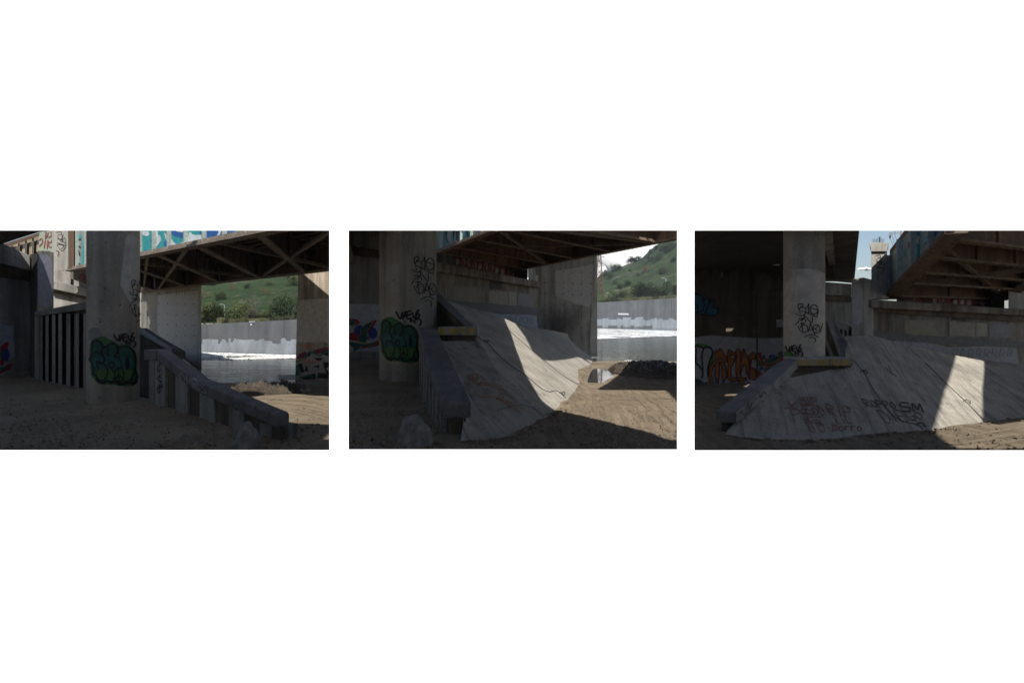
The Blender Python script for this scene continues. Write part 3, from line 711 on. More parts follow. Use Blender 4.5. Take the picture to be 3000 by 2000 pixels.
# near retaining wall with cap, running down to the boulder
b0 = PZ(p, 1500, 1370, 0); t = thing("retaining_wall", "low concrete retaining wall with thick sloping cap running down to the boulder in the left opening", "wall", b0)
lt = [P(p, 1100, 850, 9.2), P(p, 1240, 960, 8.6), P(p, 1380, 1066, 8.05), P(p, 1660, 1184, 7.2), P(p, 1945, 1302, 6.52)]
rt = [P(p, 1216, 866, 9.5), P(p, 1345, 962, 8.95), P(p, 1472, 1050, 8.4), P(p, 1760, 1172, 7.45), P(p, 2045, 1290, 6.62)]
m = MB(); m.strip(lt, rt, .19); m.build("cap", C_cap, t, bevel=.035); bvcap = m.bvh()
m = MB(); m.prism([P(p, 1012, 851, 9.3), P(p, 1098, 851, 9.19), P(p, 1214, 867, 9.5), P(p, 1212, 843, 10.0)], (0, 0, -.19)); m.build("cap_corner", C_cap, t, bevel=.02)
bl = [q + Vector((.07, .06, -.19)) for q in lt]; br_ = [q + Vector((-.07, -.05, -.19)) for q in rt]
m = MB()
for i in range(4):
    m.v += [bl[i], bl[i + 1], br_[i + 1], br_[i]]; j = len(m.v) - 4
    m.v += [Vector((q.x, q.y, -.6)) for q in (bl[i], bl[i + 1], br_[i + 1], br_[i])]
    for q in ((0, 1, 2, 3), (4, 7, 6, 5), (0, 4, 5, 1), (1, 5, 6, 2), (2, 6, 7, 3), (3, 7, 4, 0)): m.f.append([j + a for a in q])
m.build("wall_body", C_brown, t, weld=True)
W0, W1 = lt[0] + Vector((.03, .03, 0)), lt[-1] + Vector((.03, .03, 0)); dn = Vector((W1.x - W0.x, W1.y - W0.y, 0)).normalized(); nn = Vector((dn.y, -dn.x, 0))
if nn.y > 0: nn = -nn
for i, (x0, x1) in enumerate([(1050, 1088), (1092, 1162), (1236, 1320), (1407, 1506), (1612, 1712)]):
    q = []
    for x in (x0, x1):
        s = tz(p, W0, W1, x); a = W0 + (W1 - W0) * s
        zz = next((lt[j].z + (lt[j + 1].z - lt[j].z) * ((a.x - lt[j].x) / (lt[j + 1].x - lt[j].x)) for j in range(4) if a.x <= lt[j + 1].x), .4) if a.x > lt[0].x else lt[0].z
        q.append((Vector((a.x, a.y, 0)), zz - .195))
    m = MB(); rib_box(m, q[0][0], q[1][0], -.14, -.3, q[0][1], q[1][1], nn)
    rb = m.build("rib", C_rib if i != 0 else C_grey, t); rb["_b"] = tuple(b0)
    if i == 1:
        pt = Paint(m.bvh(), p, rb)
        for l in [[(285, 420), (290, 470), (330, 490)], [(290, 490), (260, 560), (300, 570), (265, 590)], [(310, 620), (275, 650), (315, 660)], [(255, 650), (290, 700), (320, 690)], [(300, 700), (330, 770), (280, 740), (320, 780)], [(290, 760), (265, 800), (285, 845), (298, 800), (270, 770)]]: pt.line(BLACK, 'K5', l, 11, .01)
        pt.done()
m = MB(); e = lt[-1] + Vector((.12, .1, -.19)); m.prism([e, e + Vector((.02, .22, 0)), e + Vector((-.5, .5, 0)), e + Vector((-.5, .25, 0))], (0, 0, -.5)); m.build("end_block", C_grey, t)
pt = Paint(bvcap, p, t)
pt.text((.30, .30, .31), 'K5', 'OMRS', [(520, 570), (860, 760), (890, 870), (540, 680)], 9); pt.line(BLACK, 'K5', [(95, 330), (110, 360), (95, 400)], 8); pt.line(BLACK, 'K5', [(380, 560), (410, 570)], 20); pt.line(BLACK, 'K5', [(1220, 950), (1200, 1010)], 9); pt.line(BLACK, 'K5', [(1225, 1030), (1265, 1050)], 14)
pt.done()
# upper length of wall seen beside the pillar
b0 = P(p, 1100, 900, 10.3); t = thing("upper_retaining_wall", "upper length of the stepped concrete wall, right behind the left opening's pillar", "wall", b0)
m = MB(); m.strip([P(p, 930, 690, 11.2), P(p, 1000, 742, 10.9), P(p, 1195, 858, 9.95)], [P(p, 940, 660, 11.7), P(p, 1002, 702, 11.4), P(p, 1216, 842, 10.15)], .02); 
m.build("cap", C_cap, t)
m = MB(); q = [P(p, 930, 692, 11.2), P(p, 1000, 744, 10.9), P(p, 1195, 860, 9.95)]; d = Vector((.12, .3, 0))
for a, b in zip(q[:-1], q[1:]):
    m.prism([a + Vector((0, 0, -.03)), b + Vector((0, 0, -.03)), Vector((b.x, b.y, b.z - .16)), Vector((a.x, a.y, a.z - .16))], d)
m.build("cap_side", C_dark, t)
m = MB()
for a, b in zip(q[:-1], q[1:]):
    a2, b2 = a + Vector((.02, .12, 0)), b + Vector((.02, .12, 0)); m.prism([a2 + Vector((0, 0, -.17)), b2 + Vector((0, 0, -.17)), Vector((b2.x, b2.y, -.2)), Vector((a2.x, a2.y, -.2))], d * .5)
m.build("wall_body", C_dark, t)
# paved bank between wall and pier
m = MB(); c = [P(p, 1200, 855, 10.3), P(p, 1216, 862, 20), P(p, 1225, 872, 37)]; e = [G(p, 1480, 1062), G(p, 1440, 1030), P(p, 1422, 1012, 30)]
for a, b, cc, d in ((c[0], c[1], e[1], e[0]), (c[1], c[2], e[2], e[1])): m.poly([a, b, cc, d])
tag(m.build("paved_slope", M_slope, smooth=True), "narrow strip of paved slope showing between cap and pier in the left opening", "slope")
# pier wall
def pier(p, A, B, face, edge, label, mat_, extra=None):
    b0 = P(p, face[-2][0], face[-2][1], B[1]); t = thing("bridge_pier", label, "pier", b0, "bridge piers")
    m = vplane(p, A, B, face, .9); m.build("pier_wall", mat_, t); bvp = m.bvh()
    if edge: m = vplane(p, A, B, edge, .95, .05); m.build("pier_nose", C_light, t)
    return t, bvp
tpL, bvpL = tp, bvp = pier(p, (1030, 40), (1415, 32), [(960, 230), (1412, 230), (1418, 1030), (960, 1030)], [(1398, 235), (1418, 235), (1420, 1030), (1382, 1030)], "tall grey pier wall between the pillar and the river in the left opening", C_pier)
pt = Paint(bvp, p, tp, "paint_patch"); pt.area((.30, .29, .27), None, [(1112, 470), (1200, 458), (1400, 435), (1392, 960), (1240, 870), (1112, 800)], .01); pt.area((.20, .17, .13), None, [(1040, 445), (1100, 445), (1105, 570), (1040, 575)], .01)
pt.done()
m = vplane(p, (995, 41), (1030, 41), [(985, 440), (1022, 448), (1022, 575), (1005, 580), (1005, 700), (985, 720)], .3)
tag(m.build("corner_pedestal", C_light), "small pale stepped pedestal in the gap right beside the left opening's pillar", "pedestal")
# right hand pier with mural
tp, bvp = pier(p, (2085, 25), (2330, 24.3), [(2104, 240), (2420, 230), (2420, 1050), (2330, 1060), (2140, 1080), (2080, 1076)], None, "warm tan pier with black and teal mural at the edge of the left opening", C_warm)
pt = Paint(bvp, p, tp, "paint_band"); pt.area((.62, .555, .47), None, [(2098, 510), (2150, 498), (2420, 485), (2420, 800), (2090, 800)], .008); pt.done()
pt = Paint(bvp, p, tp); OR = (.85, .22, .03); TE = (.02, .16, .12); MG = (.22, .03, .05); X = 1600
pt.area(MG, 'K4', [(1130, 1060), (1160, 1010), (1230, 975), (1250, 995), (1320, 985), (1340, 960), (1420, 935), (1600, 920), (1600, 980), (1300, 1010), (1180, 1060)], .010)
pt.area((.45, .41, .35), 'K4', [(1125, 1100), (1240, 1050), (1290, 990), (1400, 1030), (1600, 945), (1600, 1280), (1170, 1290), (1125, 1240)], .014)
for g in [[(1150, 1120), (1200, 1110), (1225, 1215), (1180, 1220)], [(1230, 1040), (1260, 1000), (1310, 990), (1280, 1035)], [(1335, 1050), (1440, 1050), (1405, 1090), (1370, 1080)], [(1225, 1205), (1250, 1135), (1275, 1205)], [(1320, 1150), (1400, 1130), (1390, 1205), (1380, 1160)], [(1360, 1290), (1350, 1225), (1160, 1270), (1220, 1300)], [(1380, 1220), (1600, 1240), (1600, 1280), (1370, 1285)], [(1440, 1100), (1600, 1100), (1470, 1170), (1530, 1240), (1480, 1230), (1450, 1160)], [(1420, 980), (1480, 960), (1600, 950), (1600, 1080), (1480, 1020), (1430, 1010)]]: pt.area(BLACK, 'K4', g, .020)
pt.line(TE, 'K4', [(1125, 1100), (1240, 1050), (1270, 990), (1330, 990), (1400, 1030), (1440, 1000), (1590, 935)], 16, .022); pt.area(TE, 'K4', [(1120, 1130), (1160, 1135), (1172, 1262), (1120, 1240)], .018)
pt.line(TE, 'K4', [(1170, 1280), (1310, 1255), (1310, 1290)], 14, .024)
for l in [[(1130, 908), (1230, 905)], [(1250, 880), (1250, 945)], [(1270, 880), (1265, 920), (1285, 945), (1300, 915), (1270, 905)], [(1125, 1080), (1195, 1078)], [(1255, 1065), (1225, 1068), (1222, 1090), (1250, 1095), (1245, 1115), (1215, 1115)], [(1272, 1070), (1270, 1120)], [(1272, 1095), (1290, 1095)], [(1290, 1070), (1290, 1120)], [(1310, 1080), (1310, 1110), (1330, 1110)], [(1340, 1080), (1340, 1105), (1360, 1105)], [(1405, 1080), (1385, 1085), (1400, 1095), (1385, 1108)]]: pt.line(OR, 'K4', l, 8, .03)
pt.done()
m = MB(); m.poly([P(p, 2085, 1078, 24.3), P(p, 2420, 1050, 23.6), P(p, 2420, 1200, 16.5), P(p, 2330, 1190, 17), P(p, 2200, 1140, 19.5)])
tag(m.build("concrete_apron", M_slope), "sloping concrete apron at the foot of the mural pier", "apron")
# steel bridge
h = 2.0
N0, N1 = PZ(p, 498, 290, EYE + h), PZ(p, 1900, 12, EYE + h); F0, F1 = PZ(p, 985, 442, EYE + h), PZ(p, 2320, 285, EYE + h)
N1 = N0 + (N1 - N0) * 1.16; F1 = F0 + (F1 - F0) * 1.05
tn = lambda x: tz(p, N0, N1, x); tf = lambda x: tz(p, F0, F1, x)
beams = [(tn(560), tf(1090)), (tn(790), tf(1320)), (tn(1080), tf(1550)), (tn(1370), tf(1830)), (tn(1800), tf(2150)), (tn(2350), tf(2500))]
braces = [(tn(1330), 'n', tf(1115), 'f', .16), (tn(1480), 'n', tf(2335), 'f', .14), (tn(800), 'n', tf(1780), 'f', .14), (tf(1850), 'f', tn(2550), 'n', .14), (tn(1040), 'n', tf(1010), 'f', .12)]
tS, bvs = steel_bridge(p, N0, N1, F0, F1, "riveted steel bridge with blue and teal murals above the left opening's river", beams, braces)
pt = Paint(bvs, p, tS); TL = (.03, .26, .28); BL = (.02, .09, .30); WH = (.50, .55, .58)
pt.area(TL, 'K3', [(-10, 20), (1260, 20), (1260, 30), (1000, 110), (620, 205), (-10, 330)], .010)
for g in [[(310, 130), (400, 220), (300, 240)], [(360, 20), (480, 20), (600, 80), (560, 130), (470, 100), (400, 80)], [(560, 150), (640, 90), (660, 170), (590, 195)], [(720, 40), (830, 20), (1250, 20), (1000, 100), (850, 125), (780, 80)], [(110, 110), (190, 190), (240, 150), (200, 230), (150, 170)], [(60, 250), (150, 280), (60, 300)]]: pt.area(BL, 'K3', g, .014, None, 1)
for g in [[(30, 30), (110, 30), (130, 70), (100, 95), (40, 80)], [(170, 20), (225, 20), (235, 90), (255, 75), (268, 140), (240, 190), (150, 280), (140, 275), (210, 200), (215, 140), (200, 70)], [(305, 30), (340, 90), (400, 130), (440, 190), (500, 185), (590, 130), (610, 60), (625, 30), (660, 80), (760, 75), (800, 110), (740, 140), (640, 190), (500, 215), (420, 225), (350, 160), (315, 110)], [(950, 100), (970, 60), (980, 20), (1015, 20), (990, 80)], [(440, 20), (590, 20), (540, 45), (470, 40)]]: pt.area(WH, 'K3', g, .018, None, 1)
CY = (.02, .33, .36)
for l in [[(1340, 130), (1260, 160), (1245, 300), (1265, 380), (1250, 450), (1270, 560), (1330, 600)], [(1430, 150), (1390, 200), (1375, 570), (1430, 580)]]: pt.line(CY, 'K2', l, 55, .014)
for l in [[(1335, 170), (1275, 185), (1255, 270), (1290, 340), (1318, 440)], [(1335, 300), (1290, 290)], [(1250, 420), (1270, 540), (1330, 590)], [(1430, 190), (1395, 220), (1385, 560)]]: pt.line(BLACK, 'K2', l, 20, .022)
pt.done()
m = vplane(p, (478, 21.6), (520, 21.2), [(478, -40), (522, -40), (522, 290), (500, 300), (482, 280)], .2); m.build("end_post", S_rust, tS)
# sunlit ground details
def mound(name, c, rx, ry, hh, mat_, seed, kind='stuff'):
    m = MB(); n = 90
    for j in range(n + 1):
        for i in range(n + 1):
            a, b = -1 + 2 * i / n, -1 + 2 * j / n; r = math.hypot(a, b); x, y = c.x + a * rx, c.y + b * ry
            k2 = max(0, 1 - r * r); z = gz(x, y) - .03 + hh * k2 ** .5 * (1 + .3 * nz(x, y, seed, 1.3)) + min(1, k2 * 3) * (.12 * nz(x, y, seed, 3.5) + .17 * abs(nz(x, y, seed, 7)) + .09 * abs(nz(x, y, seed, 17)))
            m.v.append(Vector((x, y, z)))
    for j in range(n):
        for i in range(n):
            a = j * (n + 1) + i; m.f.append([a, a + 1, a + n + 2, a + n + 1])
    return struct(m.build(name, mat_, smooth=True), kind)
c = P(p, 1890, 1130, 16.2); mound("mud_mound", c, 1.25, 1.5, .24, M_mud, 3)
boulder(PZ(p, 1740, 1500, .06), (.15, .17, .27), "wedge shaped grey boulder below the low wall's end in the left opening", 2.0)
# floodwall across the river
def floodwall(p, x0, x1, Y0, Y1, t0, t1, label, w_top, pts):
    A, B = (x0, Y0), (x1, Y1); b0 = P(p, (x0 + x1) / 2, HZ, (Y0 + Y1) / 2); b0.z = -1.5
    t = thing("floodwall", label, "wall", b0, "concrete floodwalls across the river")
    m = vplane(p, A, B, [(x0, t0), (x1, t1), (x1, w_top[1]), (x0, w_top[0])], 1.0); m.build("wall_face", M_flood, t); bv = m.bvh()
    wm = MB(); fill(wm, bv, p, pts, .03, 8); wm.build("white_paint", M_floodpaint, t, recalc=False)
    for f3 in (.12, .49, .81, .96):
        x = x0 + (x1 - x0) * f3; m = vplane(p, A, B, [(x, t0 + (t1 - t0) * f3 + 2), (x + 3, t0 + (t1 - t0) * f3 + 2), (x + 3, w_top[0]), (x, w_top[0])], .02, .01); m.build("joint", C_dark, t)
    return t, bv
r_ = random.Random(5); top = []
x = 1380
while x < 2130:
    yy = 785 + r_.choice([-14, -6, 4, 14, 24]); dx_ = r_.choice([18, 34, 60]); top += [(x, yy), (x + dx_ * .8, yy + r_.uniform(-5, 5))]; x += dx_
tfL, bvf = floodwall(p, 1360, 2150, 46.6, 42.5, 678, 637, "grey floodwall with white painted foot below the bushes in the left opening", (905, 912), top + [(2130, 905), (1380, 905)])
pt = Paint(bvf, p, tfL, "notice"); pt.area((.6, .63, .68), None, [(1757, 657), (1796, 655), (1796, 667), (1757, 669)], .06); pt.area((.6, .63, .68), None, [(1766, 671), (1783, 670), (1783, 679), (1766, 680)], .06)
pt.text((.12, .14, .2), None, 'UETSUDO', [(1759, 658), (1795, 656), (1795, 666), (1759, 668)], 2, .08); pt.done()

# ================================================================== CENTRE OPENING
p = 'C'
tC, bv = pillar(p, 435, 13.4, .735, 0, 4.68, "round bridge pillar seen in the middle opening, black tags over green bubble letters")
pt = Paint(bv, p, tC); f9 = lin(385 - 135 * .66, .66, 130 - 890 * .746, .746); eko(pt, 'K9', f9)
wevs(pt, 'K6', lin(585 - 430 * 1.035, 1.035, 970 - 820 * .944, .944), 20); big(pt, 'K6', lin(795 - 415 * .571, .571, 340 - 225 * .73, .73)); pt.done()
pt = Paint(bv, p, tC, 'torn_film')
for l in [[(440, 40), (405, 100), (385, 180), (380, 230)], [(460, 20), (455, 120), (440, 200), (425, 260)], [(500, 90), (470, 200)]]: pt.line((.34, .33, .31), None, l, 4, .02)
pt.done()
A, B = (0, 19.0), (250, 19.4); b0 = P(p, 120, 880, 19.1); t = thing("abutment_wall", "grey concrete wall with red and teal lettering left of the middle opening's pillar", "wall", b0)
m = vplane(p, A, B, [(-40, -20), (420, -20), (420, 960), (-40, 960)], .4); m.build("wall_face", C_grey, t); bvw = m.bvh()
m = vplane(p, A, B, [(-40, -20), (420, -20), (420, 180), (-40, 112)], .8, .5); m.build("ledge", C_grey, t, bevel=.03)
e = vplane(p, A, B, [(-40, 112), (420, 180)], .1, .495).v[:2]; f2 = vplane(p, A, B, [(-40, 178), (420, 235)], .1, .005).v[:2]; m = MB(); m.poly([e[0], e[1], f2[1], f2[0]]); m.build("bevel", C_brown, t)
pt = Paint(bvw, p, t, "white_paint"); pt.area((.36, .37, .40), None, [(-40, 528), (420, 535), (420, 870), (100, 862), (-40, 880)], .005); pt.done()
pt = Paint(bvw, p, t); RE = (.26, .015, .03); TQ = (.012, .085, .085); BU = (.03, .05, .24); YE = (.35, .24, .03)
for g, c in [(ell(140, 250, 55, 60), BU), (ell(285, 280, 50, 62), BU), ([(25, 120), (110, 130), (152, 165), (100, 198), (25, 190)], RE), ([(200, 205), (285, 142), (334, 142), (245, 285), (215, 280)], RE), ([(25, 285), (100, 265), (150, 300), (240, 310), (250, 350), (120, 370), (25, 350)], RE), ([(310, 370), (350, 362), (364, 400), (320, 428), (200, 440), (120, 460)], RE)]: pt.area(c, 'K9', g, .012)
for g in [[(150, 235), (210, 180), (300, 150), (215, 270), (240, 330), (200, 390), (130, 370), (125, 320), (160, 300)], [(25, 370), (200, 400), (330, 375), (320, 410), (150, 430), (80, 495), (70, 440), (25, 400)], [(25, 190), (70, 200), (110, 165), (60, 140), (25, 150)]]:
    pt.area(TQ, 'K9', g, .02); pt.line(YE, 'K9', g + [g[0]], 6, .03, None, True)
pt.done()
# near wall
b0 = PZ(p, 640, 1400, 0); t = thing("retaining_wall", "low concrete retaining wall with broad cap coming forward in the middle opening", "wall", b0)
lt = [P(p, 510, 698, 11.5), P(p, 535, 800, 9.9), P(p, 575, 940, 8.6), P(p, 620, 1060, 7.8), P(p, 680, 1226, 6.9)]
rt = [P(p, 640, 698, 11.5), P(p, 678, 800, 9.9), P(p, 748, 940, 8.6), P(p, 806, 1060, 7.8), P(p, 880, 1222, 6.9)]
m = MB(); m.strip(lt, rt, .22); m.build("cap", C_cap, t, bevel=.03)
bl = [q + Vector((.08, .04, -.22)) for q in lt]; br_ = [q + Vector((-.08, .04, -.22)) for q in rt]
m = MB()
for i in range(4):
    j = len(m.v); m.v += [bl[i], bl[i + 1], br_[i + 1], br_[i]]; m.v += [Vector((q.x, q.y, -.3)) for q in (bl[i], bl[i + 1], br_[i + 1], br_[i])]
    for q in ((0, 1, 2, 3), (4, 7, 6, 5), (0, 4, 5, 1), (1, 5, 6, 2), (2, 6, 7, 3), (3, 7, 4, 0)): m.f.append([j + a for a in q])
m.build("wall_body", C_brown, t, weld=True)
for i in range(8):
    s = (i + .3) / 8 * 4; j = int(s); a = bl[j] + (bl[j + 1] - bl[j]) * (s - j); m = MB(); m.box((a.x - .03, a.y, a.z / 2 - .1), (.10, .22, a.z + .19), R(14)); m.build("rib", C_rib, t)
# cross piece with yellow lettering
b0 = P(p, 780, 800, 11.4); t = thing("cross_wall", "short level wall with yellow lettering joining the capped walls in the middle opening", "wall", b0)
a, b = P(p, 642, 692, 11.35), P(p, 922, 692, 11.35); m = MB(); m.prism([a, b, P(p, 922, 752, 11.35), P(p, 642, 752, 11.35)], (0, .7, 0)); m.build("cap", C_rib, t, bevel=.02); bvw = m.bvh()
m = MB(); m.prism([P(p, 668, 752, 11.5), P(p, 905, 752, 11.5), P(p, 905, 830, 11.5), P(p, 668, 830, 11.5)], (0, .5, 0)); m.build("wall_body", C_brown, t)
pt = Paint(bvw, p, t, "lettering"); pt.text((.42, .30, .05), None, 'ANDY.SHADY.PELON!!', [(640, 702), (918, 698), (918, 738), (640, 744)], 5, .006); pt.done()
b0 = P(p, 760, 640, 12.5); t = thing("upper_retaining_wall", "upper length of stepped wall rising to the middle opening's pillar", "wall", b0)
l2 = [P(p, 842, 690, 11.9), P(p, 735, 590, 12.9), P(p, 600, 468, 14.4)]; r2 = [P(p, 905, 692, 12.1), P(p, 800, 592, 13.2), P(p, 655, 455, 14.9)]
m = MB(); m.strip(l2, r2, .02); m.build("cap", C_cap, t)
m = MB()
for a, b in zip(l2[:-1], l2[1:]): m.prism([a + Vector((0, 0, -.03)), b + Vector((0, 0, -.03)), b + Vector((0, 0, -.17)), a + Vector((0, 0, -.17))], (.15, .2, 0))
m.build("cap_side", C_brown, t)
m = MB()
for a, b in zip(l2[:-1], l2[1:]):
    a2, b2 = a + Vector((.05, .1, -.18)), b + Vector((.05, .1, -.18)); m.prism([a2, b2, Vector((b2.x, b2.y, 0)), Vector((a2.x, a2.y, 0))], (.1, .15, 0))
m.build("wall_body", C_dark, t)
# the paved slope
def slope_sheet(toe, crest, bulge=.05, n=26, sub=14, amp=.02):
    m = MB(); cols = []
    def inter(L, s):
        i = min(int(s), len(L) - 2); f3 = s - i; p0, p1, p2, p3 = L[max(i - 1, 0)], L[i], L[i + 1], L[min(i + 2, len(L) - 1)]
        return p1 + (p2 - p1) * f3
    for k2 in range((len(toe) - 1) * sub + 1):
        s = k2 / sub; a, b = inter(toe, s), inter(crest, s); c = []
        for j in range(n + 1):
            f3 = j / n; q = a + (b - a) * f3; q += (a - b).normalized() * (.02 * nz(a.x, a.y, 11, 2.3) + .03 * nz(a.x, a.y, 13, 9)) * (1 - f3) ** 6; q.z += bulge * math.sin(math.pi * f3) + amp * nz(q.x, q.y, 2, 1.3) + .006 * nz(q.x, q.y, 7, 7) * (1 if j else 0); c.append(q)
        cols.append(c)
    for c in cols: m.v += c
    for i in range(len(cols) - 1):
        for j in range(n): a = i * (n + 1) + j; m.f.append([a, a + 1, a + n + 2, a + n + 1])
    return m
toeC = [G(p, *q) for q in [(800, 1502), (930, 1499), (1050, 1490), (1180, 1450), (1300, 1395), (1430, 1310), (1520, 1260), (1590, 1190), (1650, 1080), (1720, 960), (1752, 885)]]
crC = [P(p, *q) for q in [(842, 1262, 6.95), (740, 1000, 8.5), (655, 792, 11.1), (900, 790, 11.4), (872, 685, 12.3), (700, 505, 15), (950, 575, 16.8), (1110, 630, 18.5), (1220, 680, 21.5), (1350, 700, 29), (1572, 740, 38)]]
for q in toeC: q.z -= .03
mC = slope_sheet(toeC, crC, .02, 26, 14, .006); tSl = thing("paved_slope", "broad concrete paved slope crossed by a band of sunlight in the middle opening", "slope", toeC[4])
mC.build("paving", M_slope, tSl, smooth=True, recalc=False); bvSC = mC.bvh()
pt = Paint(bvSC, p, tSl); OG = (.28, .125, .06); PK = (.50, .40, .35)
for l in [[(500, 515), (560, 495), (610, 505), (650, 550), (570, 575), (505, 520)], [(520, 525), (560, 560), (545, 510), (590, 560), (580, 505), (620, 550)], [(590, 580), (700, 578), (790, 620), (827, 660), (800, 705), (720, 690), (620, 692), (565, 640)], [(600, 590), (690, 592), (770, 625), (800, 665), (770, 690)], [(750, 710), (850, 730), (950, 780), (1000, 815)], [(760, 705), (830, 745), (870, 790), (960, 830)], [(480, 570), (530, 610), (510, 640)], [(520, 560), (500, 620)], [(640, 640), (680, 620), (660, 660), (720, 650)], [(850, 735), (880, 790)], [(900, 755), (920, 810)]]: pt.line(OG, 'K8', l, 7, .006)
for l in [[(740, 555), (790, 610), (830, 600), (760, 560), (880, 650)], [(850, 580), (900, 565), (950, 600), (920, 620), (860, 590)], [(920, 680), (990, 710), (1010, 690)], [(1000, 750), (1080, 770), (1060, 740), (1120, 760)], [(870, 470), (930, 500), (900, 510)]]: pt.line(PK, 'K8', l, 5, .006)
pt.done()
pt = Paint(bvSC, p, tSl, 'joint')
for l in [[(1150, 720), (1230, 790), (1300, 850), (1520, 1030), (1640, 1100)], [(705, 860), (740, 960), (800, 1080), (900, 1210)], [(1060, 1280), (1250, 1240), (1380, 1310)], [(1560, 1240), (1500, 1275), (1380, 1315)]]: pt.line((.03, .028, .025), None, l, 3.5, .004)
pt.done()
def cable(p, bv, px, label, r=.012, knots=()):
    m = MB(); path = [hit(bv, p, x, y, r) for x, y in smooth_line(px, 12)]; path = [q for q in path if q]; m.tube(path, r, 6)
    for x, y in knots:
        c = hit(bv, p, x, y, .02); m.tube([c + Vector((.06 * math.cos(a), .04 * math.sin(a), .03 * math.sin(a * 2))) for a in [i * .55 for i in range(13)]], r * 1.3, 5)
    tag(m.build("cable", M_cable, smooth=True), label, "cable")
cable(p, bvSC, [(915, 755), (960, 790), (1000, 812), (1060, 880), (1140, 950), (1280, 1050), (1370, 1125), (1430, 1150), (1470, 1140), (1510, 1160), (1545, 1195)], "dark cable lying down the paved slope in the middle opening", .007, [(985, 798), (1515, 1165)])
# abutment and back wall
A, B = (640, 26), (1360, 35.5); b0 = P(p, 1000, 640, 30); t = thing("bridge_abutment", "stained concrete abutment with ledge and buffed panels behind the middle opening's slope", "abutment", b0, "bridge abutments")
m = vplane(p, A, B, [(600, 270), (1352, 400), (1352, 800), (600, 800)], .6); m.build("seat_wall", C_abut, t); bvw = m.bvh()
m = vplane(p, A, B, [(600, 228), (1362, 372), (1362, 415), (600, 292)], 2.0, .5); m.build("ledge", C_abut, t, bevel=.04)
m = vplane(p, A, B, [(600, 120), (1205, 250), (1205, 355), (600, 240)], .4, -1.3); m.build("back_wall", C_abut, t); bvk = m.bvh()
m = vplane(p, A, B, [(1205, 255), (1275, 270), (1275, 372), (1205, 355)], .3, -.9); m.build("bearing", S_rust, t)
m = vplane(p, A, B, [(1282, 200), (1330, 200), (1330, 325), (1350, 330), (1350, 374), (1282, 364)], .7, .1); m.build("pylon", C_light, t)
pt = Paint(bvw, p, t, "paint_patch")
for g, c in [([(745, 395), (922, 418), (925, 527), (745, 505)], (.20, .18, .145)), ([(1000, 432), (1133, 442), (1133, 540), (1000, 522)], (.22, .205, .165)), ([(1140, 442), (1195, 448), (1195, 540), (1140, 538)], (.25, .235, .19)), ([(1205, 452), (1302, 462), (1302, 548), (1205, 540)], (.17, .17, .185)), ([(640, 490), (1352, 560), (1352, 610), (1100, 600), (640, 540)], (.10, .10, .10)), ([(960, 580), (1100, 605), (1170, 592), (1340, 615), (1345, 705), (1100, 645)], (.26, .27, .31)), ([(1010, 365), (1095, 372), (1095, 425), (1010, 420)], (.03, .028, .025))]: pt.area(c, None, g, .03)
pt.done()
pt = Paint(bvw, p, t)
for l in [[(1180, 650), (1200, 605), (1230, 640), (1200, 660)], [(1240, 660), (1250, 620), (1275, 640), (1260, 670)], [(1285, 665), (1290, 625), (1310, 630), (1300, 670)], [(1130, 640), (1150, 615), (1165, 645)]]: pt.line((.12, .12, .15), None, l, 4, .05)
pt.done()
def redtags(bv, p, t, x0, y0, x1, y1, hgt, n, rs):
    r_ = random.Random(rs); pt = Paint(bv, p, t)
    for i in range(n):
        u = (i + .5) / n; cx = x0 + (x1 - x0) * u; cy = y0 + (y1 - y0) * u; wd = (x1 - x0) / n * .42
        if r_.random() < .75: pt.area((.44, .39, .33), None, ell(cx, cy + hgt * .1, wd * .9, hgt * .36), .03)
        k2 = r_.randint(0, 3)
        if k2 == 0: ls = [ring(cx, cy - hgt * .18, wd * .7, hgt * .2), ring(cx, cy + hgt * .22, wd * .8, hgt * .22)]
        elif k2 == 1: ls = [[(cx - wd, cy + hgt * .4), (cx - wd * .6, cy - hgt * .4), (cx, cy), (cx + wd * .6, cy - hgt * .4), (cx + wd, cy + hgt * .4)]]
        elif k2 == 2: ls = [[(cx + wd, cy - hgt * .35), (cx - wd * .6, cy - hgt * .3), (cx + wd * .5, cy + .05 * hgt), (cx - wd * .8, cy + hgt * .4)]]
        else: ls = [[(cx - wd, cy - hgt * .4), (cx - wd * .3, cy + hgt * .4)], [(cx, cy - hgt * .4), (cx, cy + hgt * .4), (cx + wd, cy + hgt * .35)]]
        for l in ls: pt.line((.34, .03, .03), None, l, max(3, hgt * .07), .05)
    pt.done()
redtags(bvk, p, t, 760, 215, 1195, 305, 80, 11, 3)
# pier wall and steel bridge
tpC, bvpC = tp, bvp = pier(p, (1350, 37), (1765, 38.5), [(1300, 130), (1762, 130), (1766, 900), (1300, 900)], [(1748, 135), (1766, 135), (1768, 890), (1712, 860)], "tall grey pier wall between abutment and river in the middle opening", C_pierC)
add_painted_shade(C_pierC, P(p, 1500, 680, 37.4) - tp.location, 1.9)  # shade on the pier's lower left, painted into its colour
pt = Paint(bvp, p, tp, "paint_patch"); pt.area((.285, .272, .255), None, [(1472, 296), (1600, 280), (1745, 246), (1742, 560), (1610, 530), (1472, 470)], .02); pt.done()
h = 3.2
N0, N1 = PZ(p, 640, 168, EYE + h), PZ(p, 1045, 10, EYE + h); F0, F1 = PZ(p, 1240, 282, EYE + h), PZ(p, 2345, 62, EYE + h)
tn = lambda x: tz(p, N0, N1, x); tf = lambda x: tz(p, F0, F1, x)
beams = [(.02, .01), (tn(745), tf(1410)), (tn(885), tf(1590)), (1.03, tf(1830)), (1.12, tf(2110))]
